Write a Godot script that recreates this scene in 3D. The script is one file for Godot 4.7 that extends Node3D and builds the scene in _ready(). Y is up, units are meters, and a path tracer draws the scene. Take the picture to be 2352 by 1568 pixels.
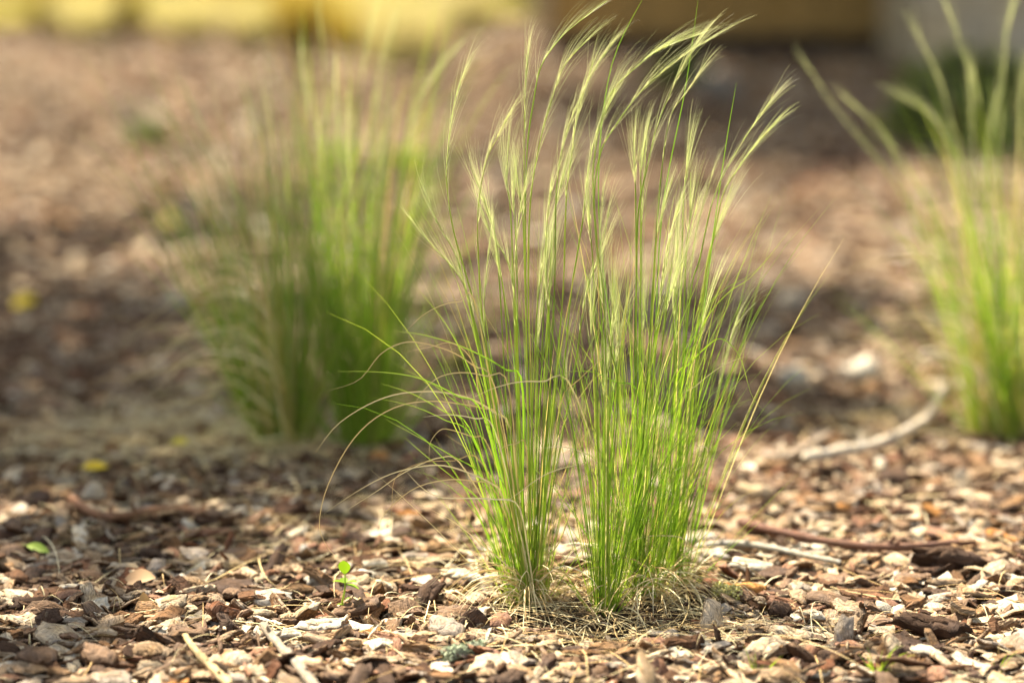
extends Node3D

# A feathery grass clump in a bark mulch bed, photographed low with a fast 85 mm lens.
const FOCAL := 5533.0          # focal length in units of the 2352 x 1568 photo
const EYE := Vector3(0, 0.64, 2.17)
const PITCH := 10.08
const SUN := Vector3(-0.46, 1.0, -0.50)   # towards the sun

var rng := RandomNumberGenerator.new()
var bumps := FastNoiseLite.new()
var fine_bumps := FastNoiseLite.new()
var used := {}
var M := {}
var chip_meshes: Array = []
var hero_meshes: Array = []
var taken: Array = []

# ------------------------------------------------------------------ helpers
class Geo:
	var v := PackedVector3Array()
	var n := PackedVector3Array()
	var c := PackedColorArray()
	var t := PackedVector2Array()
	var i := PackedInt32Array()

	func mesh(m: Material) -> ArrayMesh:
		for k in range(0, i.size(), 3):   # faces run the way their normals point
			var f := (v[i[k + 2]] - v[i[k]]).cross(v[i[k + 1]] - v[i[k]])
			if f.dot(n[i[k]] + n[i[k + 1]] + n[i[k + 2]]) < 0.0:
				var sw := i[k + 1]
				i[k + 1] = i[k + 2]
				i[k + 2] = sw
		var a := []
		a.resize(Mesh.ARRAY_MAX)
		a[Mesh.ARRAY_VERTEX] = v
		a[Mesh.ARRAY_NORMAL] = n
		a[Mesh.ARRAY_COLOR] = c
		a[Mesh.ARRAY_TEX_UV] = t
		a[Mesh.ARRAY_INDEX] = i
		var me := ArrayMesh.new()
		me.add_surface_from_arrays(Mesh.PRIMITIVE_TRIANGLES, a)
		me.surface_set_material(0, m)
		return me

	# a thin strip folded along its middle (a grass leaf), tapering to its tip
	func leaf(p: PackedVector3Array, w: float, ref: Vector3, ca: Color, cb: Color, cc: Color, fold := 0.45, root_w := 1.0) -> void:
		var k := p.size()
		var b := v.size()
		for j in k:
			var s := float(j) / (k - 1)
			var tan := (p[mini(j + 1, k - 1)] - p[maxi(j - 1, 0)]).normalized()
			var side := tan.cross(ref)
			side = side.normalized() if side.length() > 0.05 else tan.cross(Vector3(0.3, 0.2, 0.9)).normalized()
			var up := side.cross(tan).normalized()
			var ww := w * 0.5 * (lerpf(root_w, 1.0, minf(s * 4.0, 1.0))) * (1.0 - pow(s, 2.6) * 0.93)
			var col := ca.lerp(cb, clampf(s * 2.6, 0, 1)) if s < 0.385 else cb.lerp(cc, clampf((s - 0.385) / 0.615, 0, 1))
			v.append(p[j] - side * ww + up * ww * fold); n.append((up + side * fold).normalized())
			v.append(p[j]); n.append(up)
			v.append(p[j] + side * ww + up * ww * fold); n.append((up - side * fold).normalized())
			for q in 3:
				c.append(col)
				t.append(Vector2(q * 0.5, s * 8.0))
			if j > 0:
				var o := b + j * 3
				for q in 2:
					i.append_array(PackedInt32Array([o - 3 + q, o - 2 + q, o + q, o - 2 + q, o + 1 + q, o + q]))

	# a flat hair-thin strip
	func hair(p: PackedVector3Array, w: float, ref: Vector3, ca: Color, cb: Color) -> void:
		var k := p.size()
		var b := v.size()
		for j in k:
			var s := float(j) / (k - 1)
			var tan := (p[mini(j + 1, k - 1)] - p[maxi(j - 1, 0)]).normalized()
			var side := tan.cross(ref).normalized()
			var up := side.cross(tan).normalized()
			var ww := w * 0.5 * (1.0 - 0.8 * s)
			v.append(p[j] - side * ww); v.append(p[j] + side * ww)
			n.append(up); n.append(up)
			c.append(ca.lerp(cb, s)); c.append(ca.lerp(cb, s))
			t.append(Vector2(0, s)); t.append(Vector2(1, s))
			if j > 0:
				var o := b + j * 2
				i.append_array(PackedInt32Array([o - 2, o - 1, o, o - 1, o + 1, o]))

	# a closed tube through points with a radius at each
	func tube(p: PackedVector3Array, r: PackedFloat32Array, sides: int, ca: Color, cb: Color, wob := 0.0, seed_ := 1) -> void:
		var k := p.size()
		var b := v.size()
		var g := RandomNumberGenerator.new()
		g.seed = seed_
		var along := 0.0
		for j in k:
			var s := float(j) / (k - 1)
			var tan := (p[mini(j + 1, k - 1)] - p[maxi(j - 1, 0)]).normalized()
			var side := tan.cross(Vector3(0.13, 0.21, 0.97) if absf(tan.z) < 0.9 else Vector3.UP).normalized()
			var up := side.cross(tan).normalized()
			if j > 0:
				along += p[j].distance_to(p[j - 1])
			for q in sides + 1:
				var ang := TAU * q / sides
				var d := side * cos(ang) + up * sin(ang)
				var rr := r[j] * (1.0 + (wob * g.randf_range(-1, 1) if q < sides else 0.0))
				if q == sides:
					v.append(v[b + j * (sides + 1)])
				else:
					v.append(p[j] + d * rr)
				n.append(d)
				c.append(ca.lerp(cb, s))
				t.append(Vector2(along * 16.0, float(q) / sides))
			if j > 0:
				var o := b + j * (sides + 1)
				for q in sides:
					i.append_array(PackedInt32Array([o - sides - 1 + q, o + q, o - sides + q, o - sides + q, o + q, o + 1 + q]))
		for e in [0, k - 1]:
			var m := v.size()
			var tn: Vector3 = (p[0] - p[1]).normalized() if e == 0 else (p[k - 1] - p[k - 2]).normalized()
			v.append(p[e]); n.append(tn); c.append(ca if e == 0 else cb); t.append(Vector2(0.5, 0.5))
			for q in sides:
				var o2: int = b + e * (sides + 1) + q
				if e == 0:
					i.append_array(PackedInt32Array([m, o2, o2 + 1]))
				else:
					i.append_array(PackedInt32Array([m, o2 + 1, o2]))

	# a triangle with a face normal
	func tri(a: Vector3, b: Vector3, d: Vector3, col: Color) -> void:
		var o := v.size()
		var nn := (d - a).cross(b - a).normalized()
		for q in [a, b, d]:
			v.append(q); n.append(nn); c.append(col); t.append(Vector2(q.x * 20.0, q.z * 20.0 + q.y * 20.0))
		i.append_array(PackedInt32Array([o, o + 1, o + 2]))

func rnd(a: float, b: float) -> float:
	return rng.randf_range(a, b)

func pick(list: Array):
	return list[rng.randi() % list.size()]

func ray(px: float, py: float) -> Vector3:
	var a := deg_to_rad(PITCH)
	var f := Vector3(0, -sin(a), -cos(a))
	var u := Vector3(0, cos(a), -sin(a))
	return f * FOCAL + Vector3.RIGHT * (px - 1176.0) + u * (784.0 - py)

# the point of the bed that stands at photo coordinates
func ground(px: float, py: float) -> Vector3:
	var d := ray(px, py)
	var p := EYE + d * (-EYE.y / d.y)
	for k in 3:
		p = EYE + d * ((height(p.x, p.z) - EYE.y) / d.y)
	return p

# the point at photo coordinates on an upright plane through z
func at(px: float, py: float, z: float) -> Vector3:
	var d := ray(px, py)
	return EYE + d * ((z - EYE.z) / d.z)

func height(x: float, z: float) -> float:
	var h := 0.010 * bumps.get_noise_2d(x, z) + 0.006 * fine_bumps.get_noise_2d(x, z)
	var far := clampf((EYE.z - z - 3.0) / 4.0, 0.0, 1.0)
	h += far * 0.03 * bumps.get_noise_2d(x * 0.3 + 40.0, z * 0.3)
	return h

func numbered(called: String) -> String:
	used[called] = used.get(called, -1) + 1
	return called if used[called] == 0 else "%s_%03d" % [called, used[called]]

func tag(o: Node, label: String, category: String, group := "", kind := "") -> void:
	if label: o.set_meta("label", label)
	if category: o.set_meta("category", category)
	if group: o.set_meta("group", group)
	if kind: o.set_meta("kind", kind)

func thing(called: String, where: Vector3, label: String, category: String, group := "") -> Node3D:
	var o := Node3D.new()
	o.name = numbered(called)
	add_child(o)
	o.position = where
	tag(o, label, category, group)
	return o

func put(called: String, me: Mesh, parent: Node = self) -> MeshInstance3D:
	var o := MeshInstance3D.new()
	if parent == self:
		o.name = numbered(called)
	else:
		var key := str(parent.get_instance_id()) + called
		used[key] = used.get(key, -1) + 1
		o.name = called if used[key] == 0 else "%s_%03d" % [called, used[key]]
	o.mesh = me
	parent.add_child(o, true)
	return o

# smooth curve through points
func curve(p: Array, n: int) -> PackedVector3Array:
	var out := PackedVector3Array()
	var k := p.size() - 1
	for j in n + 1:
		var s := float(j) / n * k
		var a := mini(int(s), k - 1)
		var f := s - a
		var p0: Vector3 = p[maxi(a - 1, 0)]
		var p1: Vector3 = p[a]
		var p2: Vector3 = p[a + 1]
		var p3: Vector3 = p[mini(a + 2, k)]
		out.append(p1.cubic_interpolate(p2, p0, p3, f))
	return out

func shift(p: PackedVector3Array, by: Vector3) -> PackedVector3Array:
	var out := PackedVector3Array()
	for q in p:
		out.append(q - by)
	return out

# ------------------------------------------------------------------ materials
func grain_image(size: int, seed_: int, stretch: float, lo: float, hi: float, crack: float) -> Image:
	var a := FastNoiseLite.new()
	a.seed = seed_; a.frequency = 0.02; a.fractal_octaves = 4
	var b := FastNoiseLite.new()
	b.seed = seed_ + 7; b.noise_type = FastNoiseLite.TYPE_SIMPLEX; b.frequency = 0.012; b.fractal_type = FastNoiseLite.FRACTAL_RIDGED; b.fractal_octaves = 3
	var im := Image.create(size, size, false, Image.FORMAT_RGB8)
	for y in size:
		for x in size:
			var g := a.get_noise_2d(x, y * stretch) * 0.5 + 0.5
			var g2 := a.get_noise_2d(x * 4.0 + 300.0, y * 4.0) * 0.5 + 0.5
			var r := b.get_noise_2d(x * 0.9, y * stretch * 0.8)
			var val := lerpf(lo, hi, clampf((g - 0.2) * 1.6, 0, 1)) * lerpf(0.82, 1.1, g2)
			val *= 1.0 - crack * smoothstep(0.55, 0.85, r)
			var warm := (a.get_noise_2d(x * 0.7 + 900.0, y * 0.7) ) * 0.10
			im.set_pixel(x, y, Color(clampf(val * (1.0 + warm * 0.5), 0, 1), clampf(val, 0, 1), clampf(val * (1.0 - warm), 0, 1)))
	return im

func tex(im: Image) -> ImageTexture:
	im.generate_mipmaps()
	return ImageTexture.create_from_image(im)

func mat(col: Color, rough: float, vertex := true) -> StandardMaterial3D:
	var m := StandardMaterial3D.new()
	m.albedo_color = col.linear_to_srgb()
	m.roughness = rough
	m.metallic_specular = 0.3
	m.vertex_color_use_as_albedo = vertex
	m.cull_mode = BaseMaterial3D.CULL_DISABLED
	return m

func make_materials() -> void:
	var grain := grain_image(256, 3, 6.0, 0.66, 1.0, 0.45)
	var bump := grain.duplicate() as Image
	bump.convert(Image.FORMAT_RGBA8)
	bump.bump_map_to_normal_map(8.0)
	M.grain = tex(grain)
	M.grain_bump = tex(bump)
	M.bark = bark_material(Color(1, 1, 1))
	# leaf and stem of grass: light shines through
	M.leaf = mat(Color(1, 1, 1), 0.42)
	M.leaf.metallic_specular = 0.5
	M.leaf.backlight_enabled = true
	M.leaf.backlight = Color(1.0, 1.0, 0.75)
	M.awn = mat(Color(1, 1, 1), 0.4)
	M.awn.metallic_specular = 0.5
	M.awn.backlight_enabled = true
	M.awn.backlight = Color(1.0, 1.0, 0.9)
	M.straw = mat(Color(1, 1, 1), 0.5)
	M.straw.backlight_enabled = true
	M.straw.backlight = Color(0.5, 0.5, 0.4)
	M.broad = mat(Color(1, 1, 1), 0.5)
	M.broad.backlight_enabled = true
	M.broad.backlight = Color(1.0, 1.0, 0.6)
	# soil of the bed
	var soil := grain_image(512, 21, 1.0, 0.45, 1.0, 0.3)
	var sb := soil.duplicate() as Image
	sb.convert(Image.FORMAT_RGBA8)
	sb.bump_map_to_normal_map(7.0)
	M.soil_tex = tex(soil)
	M.soil = mat(Color(0.085, 0.055, 0.036), 0.95, false)
	M.soil.albedo_texture = M.soil_tex
	M.soil.normal_enabled = true
	M.soil.normal_texture = tex(sb)
	M.soil.uv1_triplanar = true
	M.soil.uv1_world_triplanar = true
	M.soil.uv1_scale = Vector3(6, 6, 6)
	M.crumb = mat(Color(1, 1, 1), 0.95)
	M.stick = mat(Color(1, 1, 1), 0.8)
	M.stick.albedo_texture = M.grain
	M.stick.normal_enabled = true
	M.stick.normal_texture = M.grain_bump
	M.render_wall = mat(Color(0.50, 0.33, 0.12), 0.9, false)
	M.render_wall.albedo_texture = M.grain
	M.render_wall.uv1_triplanar = true
	M.plinth = mat(Color(0.06, 0.05, 0.045), 0.9, false)
	M.plinth.albedo_texture = M.soil_tex
	M.plinth.uv1_triplanar = true
	M.concrete = mat(Color(0.62, 0.55, 0.41), 0.9, false)
	M.concrete.albedo_texture = M.grain
	M.concrete.uv1_triplanar = true
	M.lawn = mat(Color(0.50, 0.41, 0.21), 0.9, false)
	M.lawn.albedo_texture = M.soil_tex
	M.lawn.uv1_triplanar = true
	M.lawn.uv1_world_triplanar = true
	M.rock = mat(Color(0.40, 0.42, 0.44), 0.85, false)
	M.rock.albedo_texture = M.soil_tex
	M.rock.uv1_triplanar = true
	M.rock.uv1_scale = Vector3(8, 8, 8)
	M.wood = mat(Color(0.62, 0.52, 0.38), 0.85, false)
	M.wood.albedo_texture = M.grain
	M.wood.uv1_triplanar = true
	M.wood.uv1_scale = Vector3(5, 5, 5)
	M.trunk = mat(Color(0.15, 0.11, 0.08), 0.9, false)
	M.trunk.albedo_texture = M.grain
	M.tree_leaf = mat(Color(0.07, 0.13, 0.03), 0.5, false)
	M.tree_leaf.backlight_enabled = true
	M.tree_leaf.backlight = Color(0.5, 0.6, 0.2)

func bark_material(col: Color) -> StandardMaterial3D:
	var m := mat(col, 0.86)
	m.albedo_texture = M.grain
	m.normal_enabled = true
	m.normal_texture = M.grain_bump
	m.normal_scale = 1.4
	return m

# ------------------------------------------------------------------ the chip: a split plate of bark, weathered on one face
func chip_mesh(seed_: int, wide: float, thick: float, cuts: int, splinter: bool, flakes: int) -> ArrayMesh:
	# one unit long; WIDE and THICK are shares of the length
	var g := RandomNumberGenerator.new()
	g.seed = seed_
	var st := SurfaceTool.new()
	st.begin(Mesh.PRIMITIVE_TRIANGLES)
	var off := Vector2(g.randf(), g.randf())
	var curl := g.randf_range(-0.35, 0.75)
	var bow := g.randf_range(-0.10, 0.10)
	var skew := g.randf_range(-0.25, 0.25)
	var put_v := func(p: Vector3, col: Color) -> void:
		st.set_color(col)
		st.set_uv(Vector2(p.x * 0.55, (p.z + p.y) * 0.55) + off)
		st.add_vertex(p)
	var shape_y := func(p: Vector3) -> float:
		return -curl * p.z * p.z / maxf(wide, 0.05) + bow * p.x * p.x * 2.0 + 0.06 * wide * sin(p.x * 9.0 + seed_)
	for layer in 1 + flakes:
		var sc := 1.0 if layer == 0 else g.randf_range(0.45, 0.75)
		var mv := Vector3.ZERO if layer == 0 else Vector3(g.randf_range(-0.16, 0.16), 0, g.randf_range(-0.14, 0.14) * wide)
		var base_y := 0.0 if layer == 0 else thick * 0.42
		var th := thick if layer == 0 else thick * 0.4
		# corners of a split plate, then ragged cuts along each edge
		var h := wide * 0.5
		var poly: Array = []
		if splinter:
			poly = [Vector2(-0.5, h * g.randf_range(-0.3, 0.3)), Vector2(g.randf_range(-0.25, 0.0), h * g.randf_range(0.5, 1.0)), Vector2(g.randf_range(0.15, 0.38), h * g.randf_range(0.4, 0.9)), Vector2(0.5, h * g.randf_range(-0.4, 0.4)), Vector2(g.randf_range(0.0, 0.3), -h * g.randf_range(0.6, 1.0)), Vector2(g.randf_range(-0.38, -0.1), -h * g.randf_range(0.4, 0.9))]
		else:
			poly = [Vector2(g.randf_range(-0.5, -0.42), h * g.randf_range(0.15, 0.85)), Vector2(g.randf_range(-0.25, 0.15), h * g.randf_range(0.75, 1.05)), Vector2(g.randf_range(0.36, 0.5), h * g.randf_range(0.2, 0.9)), Vector2(g.randf_range(0.40, 0.52), -h * g.randf_range(0.1, 0.8)), Vector2(g.randf_range(-0.1, 0.25), -h * g.randf_range(0.75, 1.05)), Vector2(g.randf_range(-0.5, -0.36), -h * g.randf_range(0.2, 0.9))]
		for c in cuts:
			var next: Array = []
			for k in poly.size():
				var p0: Vector2 = poly[k]
				var p1: Vector2 = poly[(k + 1) % poly.size()]
				var e := p1 - p0
				var rough := 0.16 if absf(e.y) > absf(e.x) * wide * 1.2 else 0.07
				next.append(p0)
				next.append(p0 + e * g.randf_range(0.35, 0.65) + e.orthogonal() * g.randf_range(-rough, rough))
			poly = next
		var n := poly.size()
		var r_in: Array = []
		var r_mid: Array = []
		var r_top: Array = []
		var r_edge: Array = []
		var r_bot: Array = []
		for k in n:
			var q: Vector2 = poly[k] * sc
			var r := Vector3(q.x + q.y * skew, 0, q.y) + mv
			var lift := func(p: Vector3, y: float) -> Vector3:
				return Vector3(p.x, shape_y.call(p) + base_y + y, p.z)
			var c0 := mv
			r_in.append(lift.call(c0 + (r - c0) * 0.42, th * (0.50 + g.randf_range(-0.10, 0.10))))
			r_mid.append(lift.call(c0 + (r - c0) * 0.80, th * (0.44 + g.randf_range(-0.16, 0.12))))
			r_top.append(lift.call(c0 + (r - c0) * g.randf_range(0.95, 1.0), th * g.randf_range(0.02, 0.36)))
			r_edge.append(lift.call(c0 + (r - c0) * g.randf_range(0.97, 1.05), th * g.randf_range(-0.25, 0.0)))
			r_bot.append(lift.call(c0 + (r - c0) * g.randf_range(0.74, 0.92), -th * g.randf_range(0.34, 0.52)))
		var top: Vector3 = Vector3(mv.x, shape_y.call(mv) + base_y + th * 0.5, mv.z)
		var low: Vector3 = Vector3(mv.x, shape_y.call(mv) + base_y - th * 0.5, mv.z)
		var pale := Color(1, 1, 1)
		if layer > 0: pale = Color(0.80, 0.74, 0.66) if g.randf() < 0.5 else Color(1.15, 1.12, 1.08)
		var inner := Color(0.42, 0.32, 0.24)     # the layers inside the bark are browner than its weathered face
		var under := Color(0.60, 0.45, 0.33)
		for k in n:
			var k2 := (k + 1) % n
			st.set_smooth_group(layer)
			for p in [top, r_in[k], r_in[k2], r_in[k], r_mid[k], r_in[k2], r_in[k2], r_mid[k], r_mid[k2], r_mid[k], r_top[k], r_mid[k2], r_mid[k2], r_top[k], r_top[k2]]: put_v.call(p, pale)
			st.set_smooth_group(-1)
			var edge := pale.lerp(inner, g.randf_range(0.35, 1.0))
			for p in [r_top[k], r_edge[k], r_top[k2], r_top[k2], r_edge[k], r_edge[k2]]: put_v.call(p, edge)
			var edge2 := inner.lerp(under, g.randf())
			for p in [r_edge[k], r_bot[k], r_edge[k2], r_edge[k2], r_bot[k], r_bot[k2]]: put_v.call(p, edge2)
			st.set_smooth_group(10 + layer)
			for p in [low, r_bot[k2], r_bot[k]]: put_v.call(p, under)
	st.generate_normals()
	st.generate_tangents()
	return st.commit()

const TONES := [
	["bleached", Color(0.72, 0.64, 0.52)], ["cream", Color(0.60, 0.475, 0.33)], ["tan", Color(0.41, 0.295, 0.195)], ["brown", Color(0.235, 0.152, 0.102)],
	["dark brown", Color(0.105, 0.064, 0.045)], ["reddish", Color(0.34, 0.185, 0.12)], ["grey", Color(0.40, 0.335, 0.275)], ["orange", Color(0.58, 0.28, 0.09)]]

func chip_basis(yaw: float, tilt: float, tilt_dir: float) -> Basis:
	return Basis(Vector3(cos(tilt_dir), 0, sin(tilt_dir)), tilt) * Basis(Vector3.UP, yaw)

const LANDMARKS := [
	[1390, 1400, "at the foot of the feathery grass clump"], [790, 1400, "beside the tiny leafy seedling"], [1070, 1525, "near the lichen-covered twig"],
	[1940, 1490, "by the upright dark bark chunk"], [2110, 1520, "by the pale broken plank"], [2000, 1270, "along the red-brown stick"],
	[325, 1390, "near the standing dry leaf"], [2015, 1545, "beside the bright green weed sprout"], [150, 1190, "around the reddish forked stick"],
	[490, 1250, "around the flat red bark strip"], [80, 1280, "near the fallen green leaf"], [868, 1073, "near the orange bark nugget"], [640, 1530, "near the cream peeled stick"],
	[1700, 1540, "near the thin green sprout"], [1900, 1080, "below the pale curved branch"], [1740, 1165, "by the tan wood block"], [215, 1100, "near the yellow fallen leaf"],
	[60, 1540, "among dark blunt chunks past the standing leaf"], [2290, 1420, "past the dark bark slab"]]

func place_words(px: float, py: float) -> String:
	var best := 1e9
	var out := ""
	for l in LANDMARKS:
		var d: float = Vector2((px - l[0]), (py - l[1]) * 2.2).length()
		if d < best:
			best = d
			out = l[2]
	return out

func hero(px: float, py: float, long_px: float, wide: float, thick: float, tone: int, yaw: float, tilt: float, tilt_dir: float, label := "", variant := -1, called := "bark_chip", lift := 0.0) -> void:
	var p := ground(px, py)
	var dist := EYE.distance_to(p)
	var L := long_px * dist / FOCAL
	var k := variant if variant >= 0 else rng.randi() % hero_meshes.size()
	var o := put(called, hero_meshes[k])
	o.set_surface_override_material(0, M["bark_%d" % tone])
	var b := chip_basis(yaw, tilt, tilt_dir)
	var sc := Vector3(L, L * thick * 0.9, L * wide)
	o.transform = Transform3D(b * Basis.from_scale(sc), p + Vector3(0, L * 0.5 * absf(sin(tilt)) * 0.35 + L * thick * 0.18 + 0.003 + lift, 0))
	if label == "":
		var size := "small" if L < 0.020 else ("middling" if L < 0.034 else "large")
		var form := "splinter" if wide < 0.34 else ("flake" if thick < 0.19 else "chip")
		var tl := " tilted up" if absf(tilt) > 0.45 else ""
		var build := "narrow " if wide < 0.4 else ("broad " if wide > 0.55 else "")
		var body := "thick " if thick > 0.24 else ("thin " if thick < 0.17 else "")
		label = "%s %s%s%s bark %s%s %s" % [size, build, body, TONES[tone][0], form, tl, place_words(px, py)]
		if label.split(" ").size() > 16: label = label.replace("middling ", "").replace(" tilted up", "")
		tag(o, label, "bark chip", "loose bark chips of the mulch bed")
	else:
		tag(o, label, "bark chip", "loose bark chips of the mulch bed")
	taken.append(Vector3(p.x, p.z, L * 0.42))

# ------------------------------------------------------------------ grass
const GREEN_BASE := Color(0.40, 0.48, 0.085)
const GREENS := [Color(0.150, 0.315, 0.020), Color(0.190, 0.365, 0.027), Color(0.265, 0.430, 0.042), Color(0.100, 0.225, 0.020), Color(0.35, 0.48, 0.075)]
const STRAW := [Color(0.64, 0.54, 0.32), Color(0.56, 0.43, 0.22), Color(0.68, 0.60, 0.40), Color(0.46, 0.32, 0.15)]

func blade_points(b: Vector3, dir: Vector3, out: Vector3, L: float, bend: float, n: int) -> PackedVector3Array:
	var p := PackedVector3Array()
	var pos := b
	var wig := Vector3(rnd(-1, 1), 0, rnd(-1, 1)) * 0.05
	var d := dir
	for j in n + 1:
		p.append(pos)
		var s := float(j) / n
		pos += d * (L / n)
		d = (d + (out * 0.9 + Vector3.DOWN * 0.55) * bend * s * (2.2 / n) + wig * sin(s * 5.0) / n).normalized()
	return p

# a flowering stem with its silky head of awned spikelets
func flower_stem(parent: Node3D, path: PackedVector3Array, head_from: float, awns: int, awn_len: float, wind: Vector3, blur: bool, pale := 0.0, span := 0.97) -> void:
	var o := parent.position
	var pts := shift(path, o)
	var n := pts.size()
	var g := Geo.new()
	var r := PackedFloat32Array()
	for j in n:
		var s := float(j) / (n - 1)
		r.append(lerpf(0.00074, 0.00018, s) * (1.35 if s > head_from * 0.72 and s < head_from + 0.08 else 1.0))
	var green: Color = pick(GREENS)
	g.tube(pts, r, 4, green.lerp(GREEN_BASE, 0.3), green.lerp(Color(0.5, 0.5, 0.12), 0.5))
	var stem := put("flower_stem", g.mesh(M.leaf), parent)
	var h := Geo.new()
	for k in int(awns * (0.5 if blur else 0.62)):
		var s := head_from + (1.0 - head_from) * pow(rng.randf(), 0.85) * span
		var f := s * (n - 1)
		var a := mini(int(f), n - 2)
		var p := pts[a].lerp(pts[a + 1], f - a)
		var tan := (pts[a + 1] - pts[a]).normalized()
		var spread := Vector3(rnd(-1, 1), rnd(-0.5, 0.5), rnd(-1, 1)).normalized() * absf(rng.randfn(0.0, 0.125))
		var d := (tan + spread).normalized()
		var sp := 0.55 + 0.45 * rng.randf()
		# spikelet
		var sl := rnd(0.006, 0.011)
		var hue := rng.randf()
		var col := Color(0.42, 0.58, 0.14).lerp(Color(0.70, 0.72, 0.42), rng.randf())
		if hue < 0.10: col = Color(0.30, 0.17, 0.12)
		col = col.lerp(Color(0.74, 0.66, 0.46), pale * rng.randf())
		var q0 := p + d * rnd(0.0, 0.004)
		h.leaf(PackedVector3Array([q0, q0 + d * sl * 0.35, q0 + d * sl]), rnd(0.0005, 0.0009), Vector3(rnd(-1, 1), rnd(-1, 1), rnd(-1, 1)).normalized(), col, col, col.lerp(Color(0.8, 0.75, 0.55), 0.4), 0.4, 0.4)
		# awn
		var L := awn_len * sp
		var ap := PackedVector3Array()
		for j in 6:
			var u := j / 5.0
			var ff := minf(f + u * L / maxf(pts[a].distance_to(pts[a + 1]), 0.001), n - 1.001)
			var aa := mini(int(ff), n - 2)
			var follow := pts[aa].lerp(pts[aa + 1], ff - aa)
			var straight := q0 + d * (sl * 0.8 + L * u)
			ap.append(straight.lerp(follow + spread * L * u + (q0 - p), 0.42 * u) + wind * L * u * u)
		var ac := Color(0.42, 0.55, 0.16).lerp(Color(0.74, 0.73, 0.50), clampf(rng.randf() * 0.7 + pale * 0.4, 0, 1))
		h.hair(ap, 0.00017 if not blur else 0.0003, Vector3(rnd(-1, 1), rnd(-1, 1), rnd(-1, 1)).normalized(), ac, ac.lerp(Color(0.78, 0.75, 0.58), 0.35))
	put("seed_head", h.mesh(M.awn), stem)

func tuft(parent: Node3D, base: Vector3, rx: float, rz: float, n: int, lmin: float, lmax: float, lean: float, fan: float, singles: int, straw_share: float, wmul := 1.0) -> void:
	var rest := Geo.new()
	for k in n:
		var a := rng.randf() * TAU
		var q := sqrt(rng.randf())
		var out := Vector3(cos(a), 0, sin(a) * 0.8)
		var b := base + Vector3(out.x * rx, 0, out.z * rz) * q
		b.y = height(b.x, b.z) - 0.004
		var sp := fan * (q * rnd(0.3, 1.0) + absf(rng.randfn(0, 0.16)))
		var side := Vector3(out.x * sp + lean + rng.randfn(0, 0.045), 1.0, out.z * sp * 0.8 + rng.randfn(0, 0.045))
		var L := lerpf(lmin, lmax, pow(rng.randf(), 1.25)) * (1.0 - 0.25 * q * rng.randf())
		var bend := absf(rng.randfn(0.0, 0.30)) + sp * 0.35
		if rng.randf() < 0.08: bend += rnd(0.4, 1.3)
		if rng.randf() < 0.12:   # stiff leaves that stick out to the side
			side += Vector3(out.x * rnd(0.3, 0.85), 0, out.z * rnd(0.0, 0.5))
			L *= rnd(0.45, 0.72)
			bend *= 0.5
		var pts := blade_points(b - parent.position, side.normalized(), Vector3(side.x, 0, side.z).normalized(), L, bend, 9)
		var col: Color = pick(GREENS)
		col = col * rnd(0.8, 1.15)
		var tip := col.lerp(Color(0.42, 0.46, 0.12), rng.randf() * 0.5)
		var root := GREEN_BASE.lerp(col, rnd(0.2, 0.95))
		if rng.randf() < straw_share:
			col = pick(STRAW); tip = col.lerp(STRAW[0], 0.5); root = col
		elif rng.randf() < 0.10:
			tip = STRAW[3]
		var ref := Vector3(rnd(-1, 1), rnd(-0.3, 0.3), rnd(-1, 1)).normalized()
		var w := rnd(0.00085, 0.00145) * wmul
		if k < singles:
			var one := Geo.new()
			one.leaf(pts, w * 1.1, ref, root, col, tip)
			put("leaf_blade", one.mesh(M.leaf), parent)
		else:
			rest.leaf(pts, w, ref, root, col, tip)
	var o := put("tuft", rest.mesh(M.leaf), parent)
	o.set_meta("kind", "stuff")

func arch(parent: Node3D, px: Array, z0: float, root: Vector3, col: Color, tip: Color, w: float, called := "dry_blade") -> void:
	# PX runs from the tip inwards; the blade then runs down to its root
	var pts: Array = []
	var n := px.size()
	pts.append(root)
	var inner: Vector2 = px[n - 1]
	var z_in := z0
	var mid := at(inner.x, inner.y, z_in)
	pts.append(root.lerp(mid, 0.45) + Vector3(0, 0.01, 0))
	for k in n:
		var q: Vector2 = px[n - 1 - k]
		pts.append(at(q.x, q.y, lerpf(z_in, z0 + 0.05, float(k) / n)))
	var c := shift(curve(pts, 8 + n * 3), parent.position)
	var g := Geo.new()
	g.leaf(c, w, Vector3(0.15, 0.35, 0.92), col.lerp(GREEN_BASE, 0.3), col, tip)
	put(called, g.mesh(M.straw if called == "dry_blade" else M.leaf), parent)

func crop_px(list: Array) -> Array:
	var out: Array = []
	for q in list:
		out.append(Vector2(689.0 + q[0] * 0.4638, 631.6 + q[1] * 0.4638))
	return out

func stem_px(list: Array) -> Array:
	var out: Array = []
	for q in list:
		out.append(Vector2(q[0], q[1]))
	return out

func stalk(parent: Node3D, px: Array, z0: float, root: Vector3, head_from: float, awns: int, awn_len: float, wind: Vector3, blur := false, pale := 0.3, span := 0.97) -> void:
	var pts: Array = [root]
	var n := px.size()
	var lean := rnd(-0.05, 0.05)
	for k in n:
		var q: Array = px[n - 1 - k]
		pts.append(at(q[0], q[1], z0 + lean * float(k + 1) / n))
	flower_stem(parent, curve(pts, 12 + n * 4), head_from, awns, awn_len, wind, blur, pale, span)

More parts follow.
